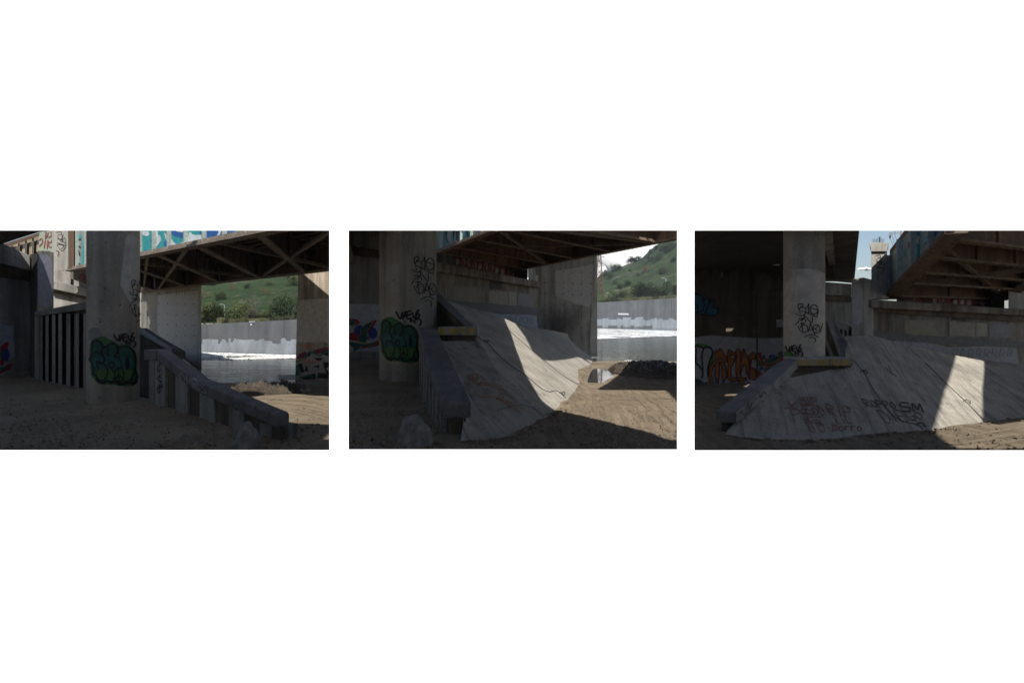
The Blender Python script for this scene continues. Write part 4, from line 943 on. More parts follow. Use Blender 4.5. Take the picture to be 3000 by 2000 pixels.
braces = [(tn(700), 'n', tf(2040), 'f', .16), (1.0, 'n', tf(1400), 'f', .18), (tf(2120), 'f', 1.25, 'n', .16)]
F1 = F0 + (F1 - F0) * 1.04
tS, bvs = steel_bridge(p, N0, N1 + (N1 - N0) * .02, F0, F1, "rusty riveted steel bridge spanning above the middle opening's slope", beams, braces, 2.0, flange=S_mid)
pt = Paint(bvs, p, tS)
for l in [[(1175, 30), (1170, 110), (1200, 190)], [(1250, 20), (1270, 90), (1235, 180)], [(1410, 30), (1330, 170), (1370, 120)], [(1460, 40), (1400, 120)]]: pt.line((.03, .30, .30), 'K6', l, 22, .02)
for l in [[(1185, 30), (1180, 110), (1210, 170)], [(1275, 20), (1240, 175)], [(1300, 20), (1310, 140)], [(1320, 20), (1370, 150)], [(1425, 30), (1440, 100)]]: pt.line(BLACK, 'K6', l, 14, .03)
pt.done()
boulder(PZ(p, 480, 1490, .04), (.225, .2, .31), "rounded granite boulder beside the low wall's foot in the middle opening", 6.0, .06, .12)
c = P(p, 2170, 1000, 17.6); mound("mud_mound", c, 1.6, 2.0, .26, M_mud, 9)
r_ = random.Random(8); top = []; x = 1700
while x < 2420:
    yy = 636 + r_.uniform(-14, 10); dx_ = r_.choice([12, 24, 46]); top += [(x, yy), (x + dx_ * .8, yy + r_.uniform(-4, 4))]; x += dx_
tfC, bvf = floodwall(p, 1690, 2430, 152, 144, 524, 482, "grey floodwall with white painted foot below the hedge in the middle opening", (720, 728), top + [(2420, 725), (1700, 725)])
pt = Paint(bvf, p, tfC, "paint_patch"); pt.area((.5, .53, .57), None, [(1914, 594), (1990, 596), (1990, 608), (1914, 607)], .2); pt.done()
# lattice transmission tower
def lattice_tower(base, hgt, wb, label, arms=(.62, .8, .95)):
    t = thing("transmission_tower", label, "tower", base, "steel lattice towers")
    m = MB(); n = 9; lv = []
    for i in range(n + 1):
        f3 = i / n; wd = wb * (1 - .82 * f3); z = base.z + hgt * f3; lv.append([Vector((base.x + a * wd / 2, base.y + b * wd / 2, z)) for a, b in ((-1, -1), (1, -1), (1, 1), (-1, 1))])
    for i in range(n):
        for j in range(4):
            a, b = lv[i][j], lv[i + 1][j]; m.tube([a, b], wb * .028, 4); m.tube([a, lv[i + 1][(j + 1) % 4]], wb * .016, 4); m.tube([lv[i][(j + 1) % 4], b], wb * .016, 4); m.tube([a, lv[i][(j + 1) % 4]], wb * .014, 4)
    m.build("mast", S_rust, t)
    for f3 in arms:
        z = base.z + hgt * f3; m = MB(); m.tube([Vector((base.x - wb * .62, base.y, z)), Vector((base.x + wb * .62, base.y, z))], wb * .022, 4)
        for s in (-1, 1): m.tube([Vector((base.x + s * wb * .62, base.y, z)), Vector((base.x, base.y, z + hgt * .035))], wb * .016, 4)
        m.build("cross_arm", S_rust, t)
    return t
bT = P(p, 1783, 480, 160); lattice_tower(bT, 15.5, 2.6, "slim rusty lattice tower rising beside the middle opening's pier")

# ================================================================== RIGHT OPENING
p = 'R'
tR, bv = pillar(p, 787, 9.30, .333, -.1, 3.32, "round bridge pillar seen in the right opening, pale render under black tags")
pt = Paint(bv, p, tR, 'render_patch'); pt.area((.41, .378, .325), None, [(712, 285), (830, 282), (936, 315), (936, 905), (690, 905), (640, 800), (640, 400), (700, 350)], .003); pt.done()
pt = Paint(bv, p, tR); big(pt, 'K11'); wevs(pt, 'K11', lin(165 - 430 * 1.21, 1.21, 1080 - 820 * 1.33, 1.33), 26)
pt.area((.07, .14, .05), None, [(640, 870), (690, 860), (740, 895), (760, 912), (640, 925)], .006, None, 1); pt.done()
pt = Paint(bv, p, tR, 'torn_film')
for l in [[(712, 290), (716, 330), (780, 300), (850, 320)], [(740, 290), (730, 330), (720, 420), (700, 560)], [(800, 330), (860, 290), (930, 320)], [(760, 420), (730, 600)], [(905, 330), (925, 400), (900, 450)]]: pt.line((.42, .41, .38), None, l, 4, .015)
pt.done()
# painted wall at the left
A, B = (0, 17.2), (455, 17.9); b0 = P(p, 230, 1086, 17.5); t = thing("abutment_wall", "wide concrete wall with silver, orange and red letters in the right opening", "wall", b0)
m = vplane(p, A, B, [(-60, 200), (455, 200), (455, 1150), (-60, 1190)], .4); m.build("wall_face", C_brown, t); bvw = m.bvh(); bvw_R = bvw
m = vplane(p, (455, 17.9), (680, 18.4), [(455, 200), (720, 200), (720, 1150), (455, 1150)], .4); m.build("wall_recess", C_brown, t); bvr = m.bvh()
m = vplane(p, (455, 17.9), (680, 18.4), [(425, 322), (720, 340), (720, 432), (460, 425), (440, 410)], .4, .12); m.build("ledge", C_brown, t)
m = vplane(p, A, B, [(200, 305), (218, 305), (218, 345), (200, 343)], .1, .15); m.build("pipe_stub", C_grey, t)
m = vplane(p, A, B, [(452, 430), (458, 430), (458, 1130), (452, 1130)], .05, .012); m.build("joint", C_dark, t)
pt = Paint(bvw, p, t, "white_paint"); pt.area((.40, .40, .43), 'K10', [(-100, 350), (150, 330), (400, 300), (800, 330), (1340, 365), (1330, 1330), (600, 1400), (-100, 1480)], .006)
pt2 = Paint(bvr, p, t, "white_paint"); pt2.area((.36, .37, .40), 'K10', [(1370, 365), (1900, 355), (1900, 1400), (1370, 1400)], .006); pt2.area((.33, .33, .33), None, [(592, 640), (640, 640), (640, 692), (592, 692)], .008); pt2.done(); pt.done()
pt = Paint(bvw, p, t); SI = (.42, .42, .43); GR = (.07, .22, .03); OA = (.36, .12, .025); PU = (.05, .02, .07); DR = (.2, .02, .02)
pt.area(GR, 'K10', [(45, 470), (90, 475), (200, 465), (300, 500), (430, 560), (450, 680), (445, 850), (385, 960), (330, 1060), (250, 1000), (45, 900)], .010, None, 1)
pt.area(SI, 'K10', [(20, 560), (90, 540), (220, 560), (240, 580), (330, 560), (400, 600), (415, 680), (350, 850), (320, 1000), (320, 1150), (240, 1270), (190, 1310), (150, 1260), (20, 1270)], .014)
for l in [[(20, 555), (90, 525), (220, 560), (330, 545), (405, 600), (415, 690), (350, 850), (320, 1000), (325, 1150)], [(230, 570), (195, 700), (205, 870), (210, 1040)], [(75, 560), (65, 860), (130, 920), (210, 1060), (200, 1200)]]: pt.line(BLACK, 'K10', l, 34, .020)
pt.area(BLACK, 'K10', [(20, 1285), (160, 1260), (200, 1310), (320, 1260), (310, 1320), (170, 1400), (140, 1320), (20, 1340)], .022)
LET = [[(460, 650), (490, 600), (530, 640), (570, 560), (610, 600), (640, 680), (720, 770), (720, 850), (640, 860), (700, 950), (715, 1150), (640, 1300), (610, 1150), (610, 950), (560, 850), (555, 1180), (540, 1300), (465, 1150), (470, 800)],
       [(725, 700), (755, 590), (800, 620), (910, 690), (930, 760), (890, 770), (860, 720), (800, 700), (800, 790), (890, 770), (850, 900), (800, 980), (810, 1180), (970, 1180), (980, 1240), (800, 1270), (725, 1180), (740, 950)],
       [(900, 620), (960, 570), (1005, 630), (1000, 1080), (1030, 1180), (1120, 1180), (1120, 1250), (950, 1270), (905, 1100)], [(1060, 570), (1100, 640), (1190, 850), (1190, 1180), (1130, 1100), (1110, 920), (1060, 930), (1010, 1100), (1000, 900), (1040, 700)],
       [(1180, 720), (1260, 640), (1330, 720), (1310, 800), (1230, 800), (1210, 960), (1300, 1000), (1330, 1040), (1330, 1200), (1280, 1230), (1160, 1200), (1200, 1120)]]
for i, g in enumerate(LET):
    pt.area(OA, 'K10', g, .014 + .0006 * i); pt.line(PU, 'K10', g + [g[0]], 20, .022, None, True); pt.line(DR, 'K10', [(x * .97 + 22, y) for x, y in g[2:8]], 14, .024, None, True)
arc = [(690, 840), (560, 820), (450, 870), (385, 1000), (370, 1200), (420, 1340), (520, 1320)]; pt.line(PU, 'K10', arc, 78, .024); pt.line(OA, 'K10', arc, 46, .027)
for q in ((380, 640), (120, 600)): pass
for l in [[(410, 1170), (440, 1200), (430, 1230)], [(450, 1180), (470, 1240)], [(420, 1260), (430, 1290), (450, 1250), (470, 1290), (490, 1240)], [(690, 1290), (720, 1310)], [(60, 1360), (90, 1420)], [(90, 1360), (60, 1420)], [(110, 1420), (120, 1370), (140, 1420)]]: pt.line(BLACK, 'K10', l, 9, .03)
pt.area((.02, .13, .2), 'K14', [(30, 925), (80, 920), (140, 960), (150, 1010), (175, 975), (230, 985), (225, 1060), (250, 1010), (300, 1010), (285, 1090), (350, 1120), (350, 1180), (290, 1215), (200, 1205), (120, 1190), (30, 1160)], .010, None, 1)
for l in [[(30, 920), (80, 915), (145, 955), (150, 1010), (165, 1060), (130, 1150), (30, 1170)], [(150, 1010), (190, 975), (235, 990), (225, 1060), (255, 1005), (305, 1015), (285, 1100), (350, 1115), (358, 1170), (300, 1215), (200, 1205), (120, 1195)], [(60, 1060), (80, 1120)], [(210, 1080), (190, 1190)]]: pt.line(BLACK, 'K14', l, 16, .016)
pt.done()
pt = Paint(bvr, p, t)
for g, c in [(ell(1490, 750, 40, 50), BU), (ell(1665, 745, 75, 50), BU), (ell(1440, 985, 48, 44), BU), ([(1365, 655), (1440, 655), (1440, 730), (1480, 850), (1600, 880), (1720, 860), (1600, 940), (1400, 930)], RE), ([(1500, 780), (1650, 780), (1700, 800), (1560, 840)], RE), ([(1500, 1060), (1520, 960), (1600, 930), (1720, 860), (1800, 760), (1900, 760), (1900, 900), (1640, 1040), (1570, 1120)], RE), ([(1360, 1020), (1400, 1040), (1480, 1110), (1420, 1190), (1360, 1200)], (.25, .04, .03))]: pt.area(c, 'K10', g, .012)
for g in [[(1362, 720), (1400, 830), (1450, 890), (1500, 940), (1365, 930)], [(1470, 850), (1600, 790), (1760, 740), (1900, 680), (1900, 740), (1740, 830), (1560, 900)], [(1770, 680), (1860, 620), (1900, 690), (1790, 720)], [(1500, 1080), (1530, 980), (1640, 930), (1800, 770), (1840, 770), (1700, 930), (1590, 1030), (1570, 1110)]]:
    pt.area(TQ, 'K10', g, .018); pt.line(YE, 'K10', g + [g[0]], 9, .026, None, True)
pt.done()
# near wall running down to the left, cross wall with lettering, upper wall
b0 = PZ(p, 330, 1395, 0); t = thing("retaining_wall", "low capped concrete wall running down to the left in the right opening", "wall", b0)
inn = [P(p, 738, 918, 8.62), P(p, 640, 1010, 8.2), P(p, 560, 1085, 7.9), P(p, 480, 1142, 7.65), P(p, 305, 1288, 7.05)]
out = [P(p, 650, 912, 8.8), P(p, 560, 968, 8.5), P(p, 480, 1030, 8.2), P(p, 380, 1110, 7.85), P(p, 166, 1280, 7.15)]
m = MB(); m.strip(out, inn, .165); m.build("cap", C_cap, t, bevel=.02)
m = MB()
for a, b in zip(inn[:-1], inn[1:]):
    d = Vector((-.04, .012, 0)); m.prism([a + Vector((.004, -.006, -.012)), b + Vector((.004, -.006, -.012)), b + Vector((.004, -.006, -.155)), a + Vector((.004, -.006, -.155))], -d * .08)
m.build("painted_edge", C_rib, t); bve = m.bvh()
m = MB()
for i in range(4):
    j = len(m.v); q4 = [out[i] + Vector((.08, 0, -.165)), out[i + 1] + Vector((.08, 0, -.165)), inn[i + 1] + Vector((-.1, .05, -.165)), inn[i] + Vector((-.1, .05, -.165))]
    m.v += q4 + [Vector((q.x, q.y, -.3)) for q in q4]
    for q in ((0, 1, 2, 3), (4, 7, 6, 5), (0, 4, 5, 1), (1, 5, 6, 2), (2, 6, 7, 3), (3, 7, 4, 0)): m.f.append([j + a for a in q])
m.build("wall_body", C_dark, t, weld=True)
for zx, zy, zb, Y in [(352, 1300, 1395, 7.2), (482, 1210, 1302, 7.6), (582, 1125, 1200, 7.9), (668, 1045, 1095, 8.25)]:
    a, b = P(p, zx - 32, zb, Y), P(p, zx + 30, zb, Y); m = MB(); m.prism([a, b, P(p, zx + 30, zy, Y), P(p, zx - 32, zy + 18, Y)], (-.1, .18, 0)); m.build("support_block", C_rib, t)
pt = Paint(bve, p, t)
for l in [[(330, 1300), (350, 1280), (345, 1310)], [(390, 1230), (400, 1270), (420, 1220)], [(470, 1170), (480, 1190), (500, 1150), (520, 1170)], [(440, 1200), (455, 1190)]]: pt.line((.06, .06, .08), None, l, 6, .006)
pt.done()
b0 = P(p, 940, 1000, 8.7); t = thing("cross_wall", "short level wall with yellow lettering at the top of the right opening's slope", "wall", b0)
m = MB(); m.prism([P(p, 740, 914, 8.6), P(p, 1137, 912, 8.6), P(p, 1137, 966, 8.6), P(p, 740, 967, 8.6)], (0, .45, 0)); m.build("cap", C_rib, t, bevel=.015); bvw = m.bvh()
m = MB(); m.prism([P(p, 735, 968, 8.68), P(p, 1120, 968, 8.68), P(p, 1120, 1010, 8.68), P(p, 735, 1010, 8.68)], (0, .3, 0)); m.build("wall_body", C_brown, t)
pt = Paint(bvw, p, t, "lettering"); pt.text((.42, .29, .04), None, 'ANDY.SHADY.PELON!!', [(745, 922), (1130, 920), (1130, 960), (745, 962)], 5, .006); pt.done()
b0 = P(p, 1010, 780, 9.8); t = thing("upper_retaining_wall", "steep upper wall cap rising right beside the right opening's pillar", "wall", b0)
m = MB(); l2 = [P(p, 1042, 908, 9.05), P(p, 948, 640, 10.3)]; r2 = [P(p, 1062, 908, 9.1), P(p, 1094, 810, 9.5), P(p, 992, 642, 10.6)]
m.prism([l2[0], r2[0], r2[1], r2[2], l2[1]], (0, 0, -.03)); m.build("cap", C_cap, t)
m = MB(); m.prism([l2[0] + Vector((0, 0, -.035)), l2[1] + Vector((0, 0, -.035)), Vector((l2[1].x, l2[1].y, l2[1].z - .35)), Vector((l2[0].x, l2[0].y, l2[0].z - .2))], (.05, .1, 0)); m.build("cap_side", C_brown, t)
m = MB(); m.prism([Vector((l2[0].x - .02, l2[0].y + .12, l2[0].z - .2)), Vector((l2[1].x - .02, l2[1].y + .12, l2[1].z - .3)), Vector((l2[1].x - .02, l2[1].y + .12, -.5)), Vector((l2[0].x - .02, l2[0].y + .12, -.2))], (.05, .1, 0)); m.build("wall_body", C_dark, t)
# paved slope
toeR = [PZ(p, x, y, gz(0, 5, False) - .02) for x, y in [(215, 1470), (420, 1500), (700, 1496), (850, 1490), (1000, 1484), (1250, 1468), (1450, 1450), (1700, 1420), (2060, 1372), (2340, 1335), (2700, 1290)]]
crR = [P(p, *q) for q in [(330, 1330, 7.3), (480, 1205, 7.7), (640, 1060, 8.3), (1000, 985, 8.72), (1085, 930, 8.95), (1064, 755, 9.9), (1270, 752, 10.2), (1450, 800, 10.6), (1860, 893, 11.2), (2060, 930, 11.6), (2340, 955, 12.3)]]
crR[-1] = P(p, 2500, 965, 12.8)
mR = slope_sheet(toeR, crR, .02, 26, 14, .005); tSr = thing("paved_slope", "paved concrete slope with tags and a bright lit panel in the right opening", "slope", toeR[4])
mR.build("paving", M_slopeR, tSr, smooth=True, recalc=False); bvSR = mR.bvh()
pt = Paint(bvSR, p, tSr); RR = (.17, .065, .048)
for l in [[(245, 170), (300, 260), (385, 300)], [(355, 170), (290, 260), (190, 280)], [(230, 210), (300, 230), (350, 210)], [(390, 120), (620, 130), (610, 200), (400, 205), (390, 120)], [(420, 130), (440, 190), (460, 130), (490, 195), (510, 135), (540, 195), (560, 135), (590, 190)], [(410, 235), (560, 225), (680, 250), (750, 320), (730, 390), (600, 400), (450, 395)], [(430, 245), (560, 245), (650, 290), (670, 350), (600, 370), (420, 360)], [(640, 250), (700, 290)], [(680, 270), (660, 330), (740, 300)], [(680, 340), (730, 370)], [(265, 290), (340, 490)], [(265, 290), (380, 300), (400, 340), (330, 370), (290, 350)], [(450, 410), (490, 500), (580, 620)], [(510, 405), (560, 480), (625, 610), (580, 620)], [(570, 460), (640, 440), (720, 490), (765, 600), (700, 600), (640, 500), (600, 480)], [(640, 450), (650, 500), (690, 470), (690, 540), (730, 510)], [(470, 430), (520, 440), (490, 480), (545, 490), (530, 540), (580, 540)]]: pt.line(RR, 'K12', l, 10, .006)
pt.text(RR, 'K12', 'CLS', [(410, 285), (620, 280), (640, 350), (430, 350)], 13, .006); pt.text(RR, 'K12', 'RIP', [(770, 215), (1130, 260), (1170, 430), (830, 370)], 13, .006)
pt.text(RR, 'K12', 'LIL', [(910, 420), (1130, 430), (1170, 490), (940, 490)], 13, .006); pt.text(RR, 'K12', 'morro', [(850, 480), (1290, 500), (1310, 600), (880, 605)], 13, .006)
pt.text((.055, .053, .05), 'K12', 'ROPPO', [(1280, 145), (1760, 190), (1810, 290), (1370, 255)], 12, .008); pt.text((.055, .053, .05), 'K12', 'DIEGO', [(1485, 300), (2130, 330), (2200, 430), (1640, 490)], 12, .008)
pt.text((.055, .053, .05), 'K12', '5M', [(1820, 195), (2150, 210), (2200, 340), (1850, 320)], 22, .008)
pt.done()
pt = Paint(bvSR, p, tSr, 'joint')
for l in [[(1510, 825), (1640, 945), (1800, 1100), (1930, 1220), (2060, 1360)]]: pt.line((.03, .028, .025), None, l, 3, .004)
for l in [[(1360, 975), (1390, 1010), (1440, 1040)], [(1380, 960), (1410, 1030)], [(1070, 800), (1100, 790)]]: pt.line((.05, .045, .04), None, l, 5, .005)
pt.done()
cable(p, bvSR, [(1140, 925), (1190, 990), (1215, 1015), (1250, 1090), (1320, 1195), (1400, 1300), (1480, 1355), (1580, 1380), (1625, 1415)], "thin dark cable hanging down the tagged slope in the right opening", .005, [(1205, 1012), (1605, 1385)])
cable(p, bvSR, [(1645, 945), (1800, 1100), (1930, 1222), (2055, 1350)], "taut dark cable along the joint across the lit panel in the right opening", .004, [(1930, 1222)])
# far wall pieces behind the pillar
A, B = (920, 20.5), (1130, 20.9); b0 = P(p, 1030, 700, 20.6); t = thing("wing_wall", "grey ledged wall between pillar and pedestal blocks in the right opening", "wall", b0)
m = vplane(p, A, B, [(860, 500), (1125, 505), (1125, 960), (860, 960)], .4); m.build("wall_face", C_grey, t)
m = vplane(p, A, B, [(900, 372), (1122, 388), (1122, 475), (900, 465)], .8, .3); m.build("ledge", C_grey, t, bevel=.03)
m = vplane(p, A, B, [(900, 466), (1122, 476), (1122, 515), (900, 508)], .4, .15); m.build("bevel", C_brown, t)
A, B = (985, 12.2), (1165, 13.0); b0 = P(p, 1070, 760, 12.5); t = thing("crib_wall", "short ribbed wall with sloping cap beyond the right opening's slope crest", "wall", b0)
m = vplane(p, A, B, [(975, 645), (1000, 652), (1160, 705), (1160, 728), (975, 690)], .4); m.build("cap", C_cap, t)
m = vplane(p, A, B, [(975, 690), (1160, 728), (1160, 800), (975, 800)], .3, -.1); m.build("wall_body", C_dark, t)
for x in (1030, 1060, 1090, 1118, 1142): m = vplane(p, A, B, [(x, 692 + (x - 975) * .2), (x + 12, 694 + (x - 975) * .2), (x + 12, 790), (x, 790)], .09, -.005); m.build("rib", C_grey, t)
A, B = (1120, 12.8), (1275, 13.1); b0 = P(p, 1200, 760, 13); t = thing("parapet_block", "grey concrete block with pale paint patch left of the pylon in the right opening", "block", b0)
m = vplane(p, A, B, [(1122, 385), (1130, 350), (1210, 343), (1210, 820), (1122, 820)], .5, .1); m.build("block_face", C_grey, t, bevel=.02); bvw = m.bvh()
m = vplane(p, A, B, [(1206, 343), (1278, 362), (1278, 820), (1206, 820)], .5); m.build("side_block", C_light, t)
pt = Paint(bvw, p, t, "paint_patch"); pt.area((.24, .245, .26), None, [(1125, 385), (1200, 380), (1205, 640), (1190, 670), (1125, 675)], .006, None, 1); pt.done()
A, B = (1255, 13.3), (2340, 14.6); b0 = P(p, 1700, 760, 13.8); t = thing("bridge_abutment", "long stained abutment with ledge and buffed panels behind the right opening's slope", "abutment", b0, "bridge abutments")
m = vplane(p, A, B, [(1262, 540), (2420, 600), (2420, 1010), (1262, 900)], .4); m.build("seat_wall", C_abut, t); bvw = m.bvh()
m = vplane(p, A, B, [(1254, 497), (2420, 573), (2420, 618), (1254, 556)], 1.2, .25); m.build("ledge", C_abut, t, bevel=.03)
m = vplane(p, A, B, [(1254, 557), (2420, 619), (2420, 660), (1254, 585)], .4, .1); m.build("ledge_soffit", C_brown, t)
m = vplane(p, A, B, [(1440, 400), (2115, 440), (2115, 565), (1440, 530)], .3, -.7); m.build("back_wall", C_abut, t); bvk = m.bvh()
m = vplane(p, A, B, [(2115, 450), (2200, 450), (2200, 572), (2115, 566)], .3, -.4); m.build("bearing", S_rust, t)
m = vplane(p, A, B, [(2228, 380), (2420, 380), (2420, 580), (2228, 568)], .3, .1); m.build("far_pylon", C_light, t)
redtags(bvk, p, t, 1530, 465, 2110, 518, 80, 12, 5)
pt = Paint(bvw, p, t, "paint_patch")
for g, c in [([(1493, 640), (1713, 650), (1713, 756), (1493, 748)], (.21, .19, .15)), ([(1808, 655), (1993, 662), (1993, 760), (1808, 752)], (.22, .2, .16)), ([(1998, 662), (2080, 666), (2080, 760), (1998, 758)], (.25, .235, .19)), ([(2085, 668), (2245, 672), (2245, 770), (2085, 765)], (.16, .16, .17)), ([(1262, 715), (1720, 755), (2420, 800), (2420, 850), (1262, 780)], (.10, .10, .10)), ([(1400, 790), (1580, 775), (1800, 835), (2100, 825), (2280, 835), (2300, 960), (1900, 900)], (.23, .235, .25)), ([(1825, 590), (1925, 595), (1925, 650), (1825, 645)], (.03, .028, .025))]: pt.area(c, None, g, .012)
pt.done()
pt = Paint(bvw, p, t)
for i in range(8):
    x = 1830 + i * 55; pt.line((.12, .12, .14), None, [(x, 900), (x + 12, 845), (x + 38, 870), (x + 14, 885), (x + 42, 905)], 4, .018)
pt.done()
# pylon with razor wire
A, B = (1255, 13.25), (1390, 13.45); b0 = P(p, 1320, 497, 13.3); t = thing("bridge_pylon", "pale concrete gate pylon with moulded cap and black scribble in the right opening", "pylon", b0)
m = vplane(p, A, B, [(1262, 158), (1372, 158), (1376, 412), (1262, 412)], .42); m.build("shaft", C_light, t, bevel=.01); bvw = m.bvh()
m = vplane(p, A, B, [(1268, 410), (1376, 412), (1386, 495), (1268, 495)], .5, .06); m.build("base", C_light, t, bevel=.01)
m = vplane(p, A, B, [(1250, 98), (1386, 98), (1384, 118), (1378, 130), (1374, 160), (1260, 160), (1256, 130), (1250, 118)], .55, .07); m.build("moulded_cap", C_light, t, bevel=.01)
pt = Paint(bvw, p, t)
for l in SCRIB: pt.line(BLACK, 'K13', l, 5, .012, lin(640 - 920 * .68, .68, 310 - 60 * .68, .68))
pt.done()
b0 = P(p, 1322, 98, 13.5); t = thing("razor_wire", "coil of razor wire on a black post on top of the pylon", "wire", b0)
m = MB(); m.tube([P(p, 1322, 99, 13.5), P(p, 1322, 56, 13.5)], .012, 5); m.build("post", M_cable, t)
m = MB(); r_ = random.Random(4)
for i in range(9):
    cx = 1275 + i * 9; rr = 18 + (20 if 3 < i < 7 else 8); m.tube([P(p, cx + 6 * math.cos(a), 98 - rr * .5 + rr * .5 * math.sin(a), 13.5 + .1 * math.cos(a)) for a in [k2 * .7 for k2 in range(10)]], .0035, 3)
m.build("coil", M_cable, t)
# steel bridge (right)
N0, N1 = P(p, 1392, 482, 13.6), P(p, 1862, 10, 9.4); F0 = P(p, 2165, 492, 15.2); F1 = F0 + (N1 - N0) * .98
beams = [(.03, .0), (.28, .22), (.46, .40), (.68, .62), (.9, .85)]
u_ = lambda x: tz(p, N0, N1, x)
braces = [(.82, 'n', .03, 'f', .13), (.16, 'n', .62, 'f', .12), (.97, 'n', 1.4, 'f', .12)]
tS, bvs = steel_bridge(p, N0, N1, F0, F1, "rusty riveted steel bridge with painted ribbed side in the right opening", beams, braces, 1.1, rivets=True, flange=S_mid)
pt = Paint(bvs, p, tS)
for g, c in [([(1110, 20), (1160, 20), (1150, 110), (1120, 150)], (.03, .17, .25)), ([(1190, 40), (1270, 20), (1270, 120), (1200, 200)], (.05, .25, .28)), ([(1130, 70), (1165, 90), (1150, 160), (1120, 150)], (.5, .55, .55)), ([(1200, 20), (1260, 60), (1240, 90)], (.5, .55, .55)), ([(1290, 20), (1380, 20), (1300, 150)], (.05, .12, .25)), ([(1115, 190), (1160, 170), (1150, 330), (1115, 350)], (.03, .28, .25)), ([(1068, 200), (1090, 200), (1088, 290), (1065, 290)], (.25, .06, .22)), ([(890, 340), (905, 340), (905, 450), (895, 450)], (.03, .3, .28)), ([(980, 240), (1000, 240), (998, 320), (985, 330)], (.03, .28, .26)), ([(1030, 150), (1045, 150), (1042, 220), (1030, 220)], (.3, .05, .04))]: pt.area(c, 'K13', g, .02)
pt.done()
# transmission tower behind the bridge
b0 = P(p, 1475, 620, 60); t = thing("transmission_tower", "lattice tower arm with hanging insulator above the painted girder", "tower", b0, "steel lattice towers")
m = MB()
for dx in (-6, 6):
    m.tube([P(p, 1475 + dx, 620, 60), P(p, 1472 + dx * .5, -40, 60)], .05, 4)
for i in range(14): m.tube([P(p, 1475 - 6 + (i % 2) * 12, 620 - i * 46, 60), P(p, 1475 + 6 - (i % 2) * 12, 620 - (i + 1) * 46, 60)], .03, 4)
m.build("mast", S_galv, t)
m = MB(); m.tube([P(p, 1390, 31, 60), P(p, 1475, 31, 60)], .05, 4); m.tube([P(p, 1390, 29, 60), P(p, 1475, 8, 60)], .04, 4)
for a, b in [(1410, 1425), (1440, 1425), (1440, 1458)]: m.tube([P(p, a, 31, 60), P(p, b, 22, 60)], .03, 4)
m.build("cross_arm", S_galv, t)
m = MB(); m.tube([P(p, 1394, 36, 60), P(p, 1394, 44, 60), P(p, 1394, 46, 60), P(p, 1394, 66, 60), P(p, 1395, 68, 60)], [.03, .03, .09, .09, .03], 8); m.build("insulator", M_cable, t)
for i, (a, b) in enumerate([((1395, 68), (1422, 140)), ((1405, 31), (1430, 120)), ((1425, 31), (1448, 100))]):
    m = MB(); m.tube([P(p, *a, 60), P(p, *b, 58)], .018, 4); o = m.build("power_line", M_cable); tag(o, "thin power line running down from the lattice arm behind the girder", "cable", "power lines under the arm")
# overpass edge girder
b0 = P(p, 960, 12, 9); 
q0, q1 = PZ(p, 948, 10, 3.13), PZ(p, 1008, 372, 3.13); s0, s1 = PZ(p, 1178, 6, 3.13), PZ(p, 1141, 384, 3.13)
t = thing("overpass_edge", "dark cantilever edge of the concrete overpass beside the sky gap in the right opening", "bridge deck", q0)
m = MB(); m.prism([q0, s0, s1, q1], (0, 0, .04)); m.build("soffit", C_deck, t)
m = MB(); d = (q1 - q0).normalized(); m.beam(q0 - Vector((0, 0, .05)), q0 + (q1 - q0) * .42 - Vector((0, 0, .05)), .16, .05); m.build("painted_sun_strip", C_light, t)  # beam coloured pale in place of the sunlit strip on this edge
m = MB(); m.prism([s0, s1, s1 + Vector((0, 0, .3)), s0 + Vector((0, 0, .3))], (-.1, 0, .001)); m.build("fascia", C_grey, t)

# ------------------------------------------------------------------ overpass decks overhead, with unseen edges and added slabs shaped for their shade
def up_to(pts, z0, z1):
    """the same shadow from a deck at height z1 instead of z0"""
    k_ = (z1 - z0) / SUN.z; return [(x + SUN.x * k_, y + SUN.y * k_) for x, y in pts]
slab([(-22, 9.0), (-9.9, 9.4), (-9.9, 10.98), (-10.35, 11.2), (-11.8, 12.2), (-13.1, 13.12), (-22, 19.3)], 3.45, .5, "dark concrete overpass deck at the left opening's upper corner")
slab(up_to([(-19, 2.21), (-2.7, 2.21), (-1.2, 2.21), (-1.5, 4.3), (-2.6, 4.4), (-3.8, 5.4), (-5.5, 7.2), (-5.9, 10.9), (-9.9, 10.98), (-19, 12)], 3.45, 7.8), 7.8, .2, "high concrete deck carried by the left opening's round pillar")  # raised out of view, outline follows the wanted shadow
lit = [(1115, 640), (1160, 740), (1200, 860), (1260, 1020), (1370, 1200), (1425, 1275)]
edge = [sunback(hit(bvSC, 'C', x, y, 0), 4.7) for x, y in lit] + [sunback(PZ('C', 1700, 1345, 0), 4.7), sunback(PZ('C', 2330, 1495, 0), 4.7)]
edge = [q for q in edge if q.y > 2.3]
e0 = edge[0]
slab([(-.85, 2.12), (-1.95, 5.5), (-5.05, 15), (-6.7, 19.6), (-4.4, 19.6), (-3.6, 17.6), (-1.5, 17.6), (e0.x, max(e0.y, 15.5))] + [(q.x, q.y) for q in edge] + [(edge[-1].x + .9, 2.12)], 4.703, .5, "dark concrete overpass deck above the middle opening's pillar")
le = [(1860, 897), (1780, 1150), (1702, 1418)]
eR = [sunback(hit(bvSR, 'R', x, y, 0), 3.18) for x, y in le] + [sunback(PZ('R', 1870, 1560, 0), 3.18)]
sA, sB = PZ('R', 1010, 5, 3.18), PZ('R', 1060, 372, 3.18)
hole = [sunback(bvw_R.ray_cast(O0, ray('R', x, y).normalized())[0], 3.18) for x, y in ((238, 702), (308, 700), (282, 770), (236, 776))]  # unseen gap added so a spot of sun lands on the wall
sM = sA + (sB - sA) * .45
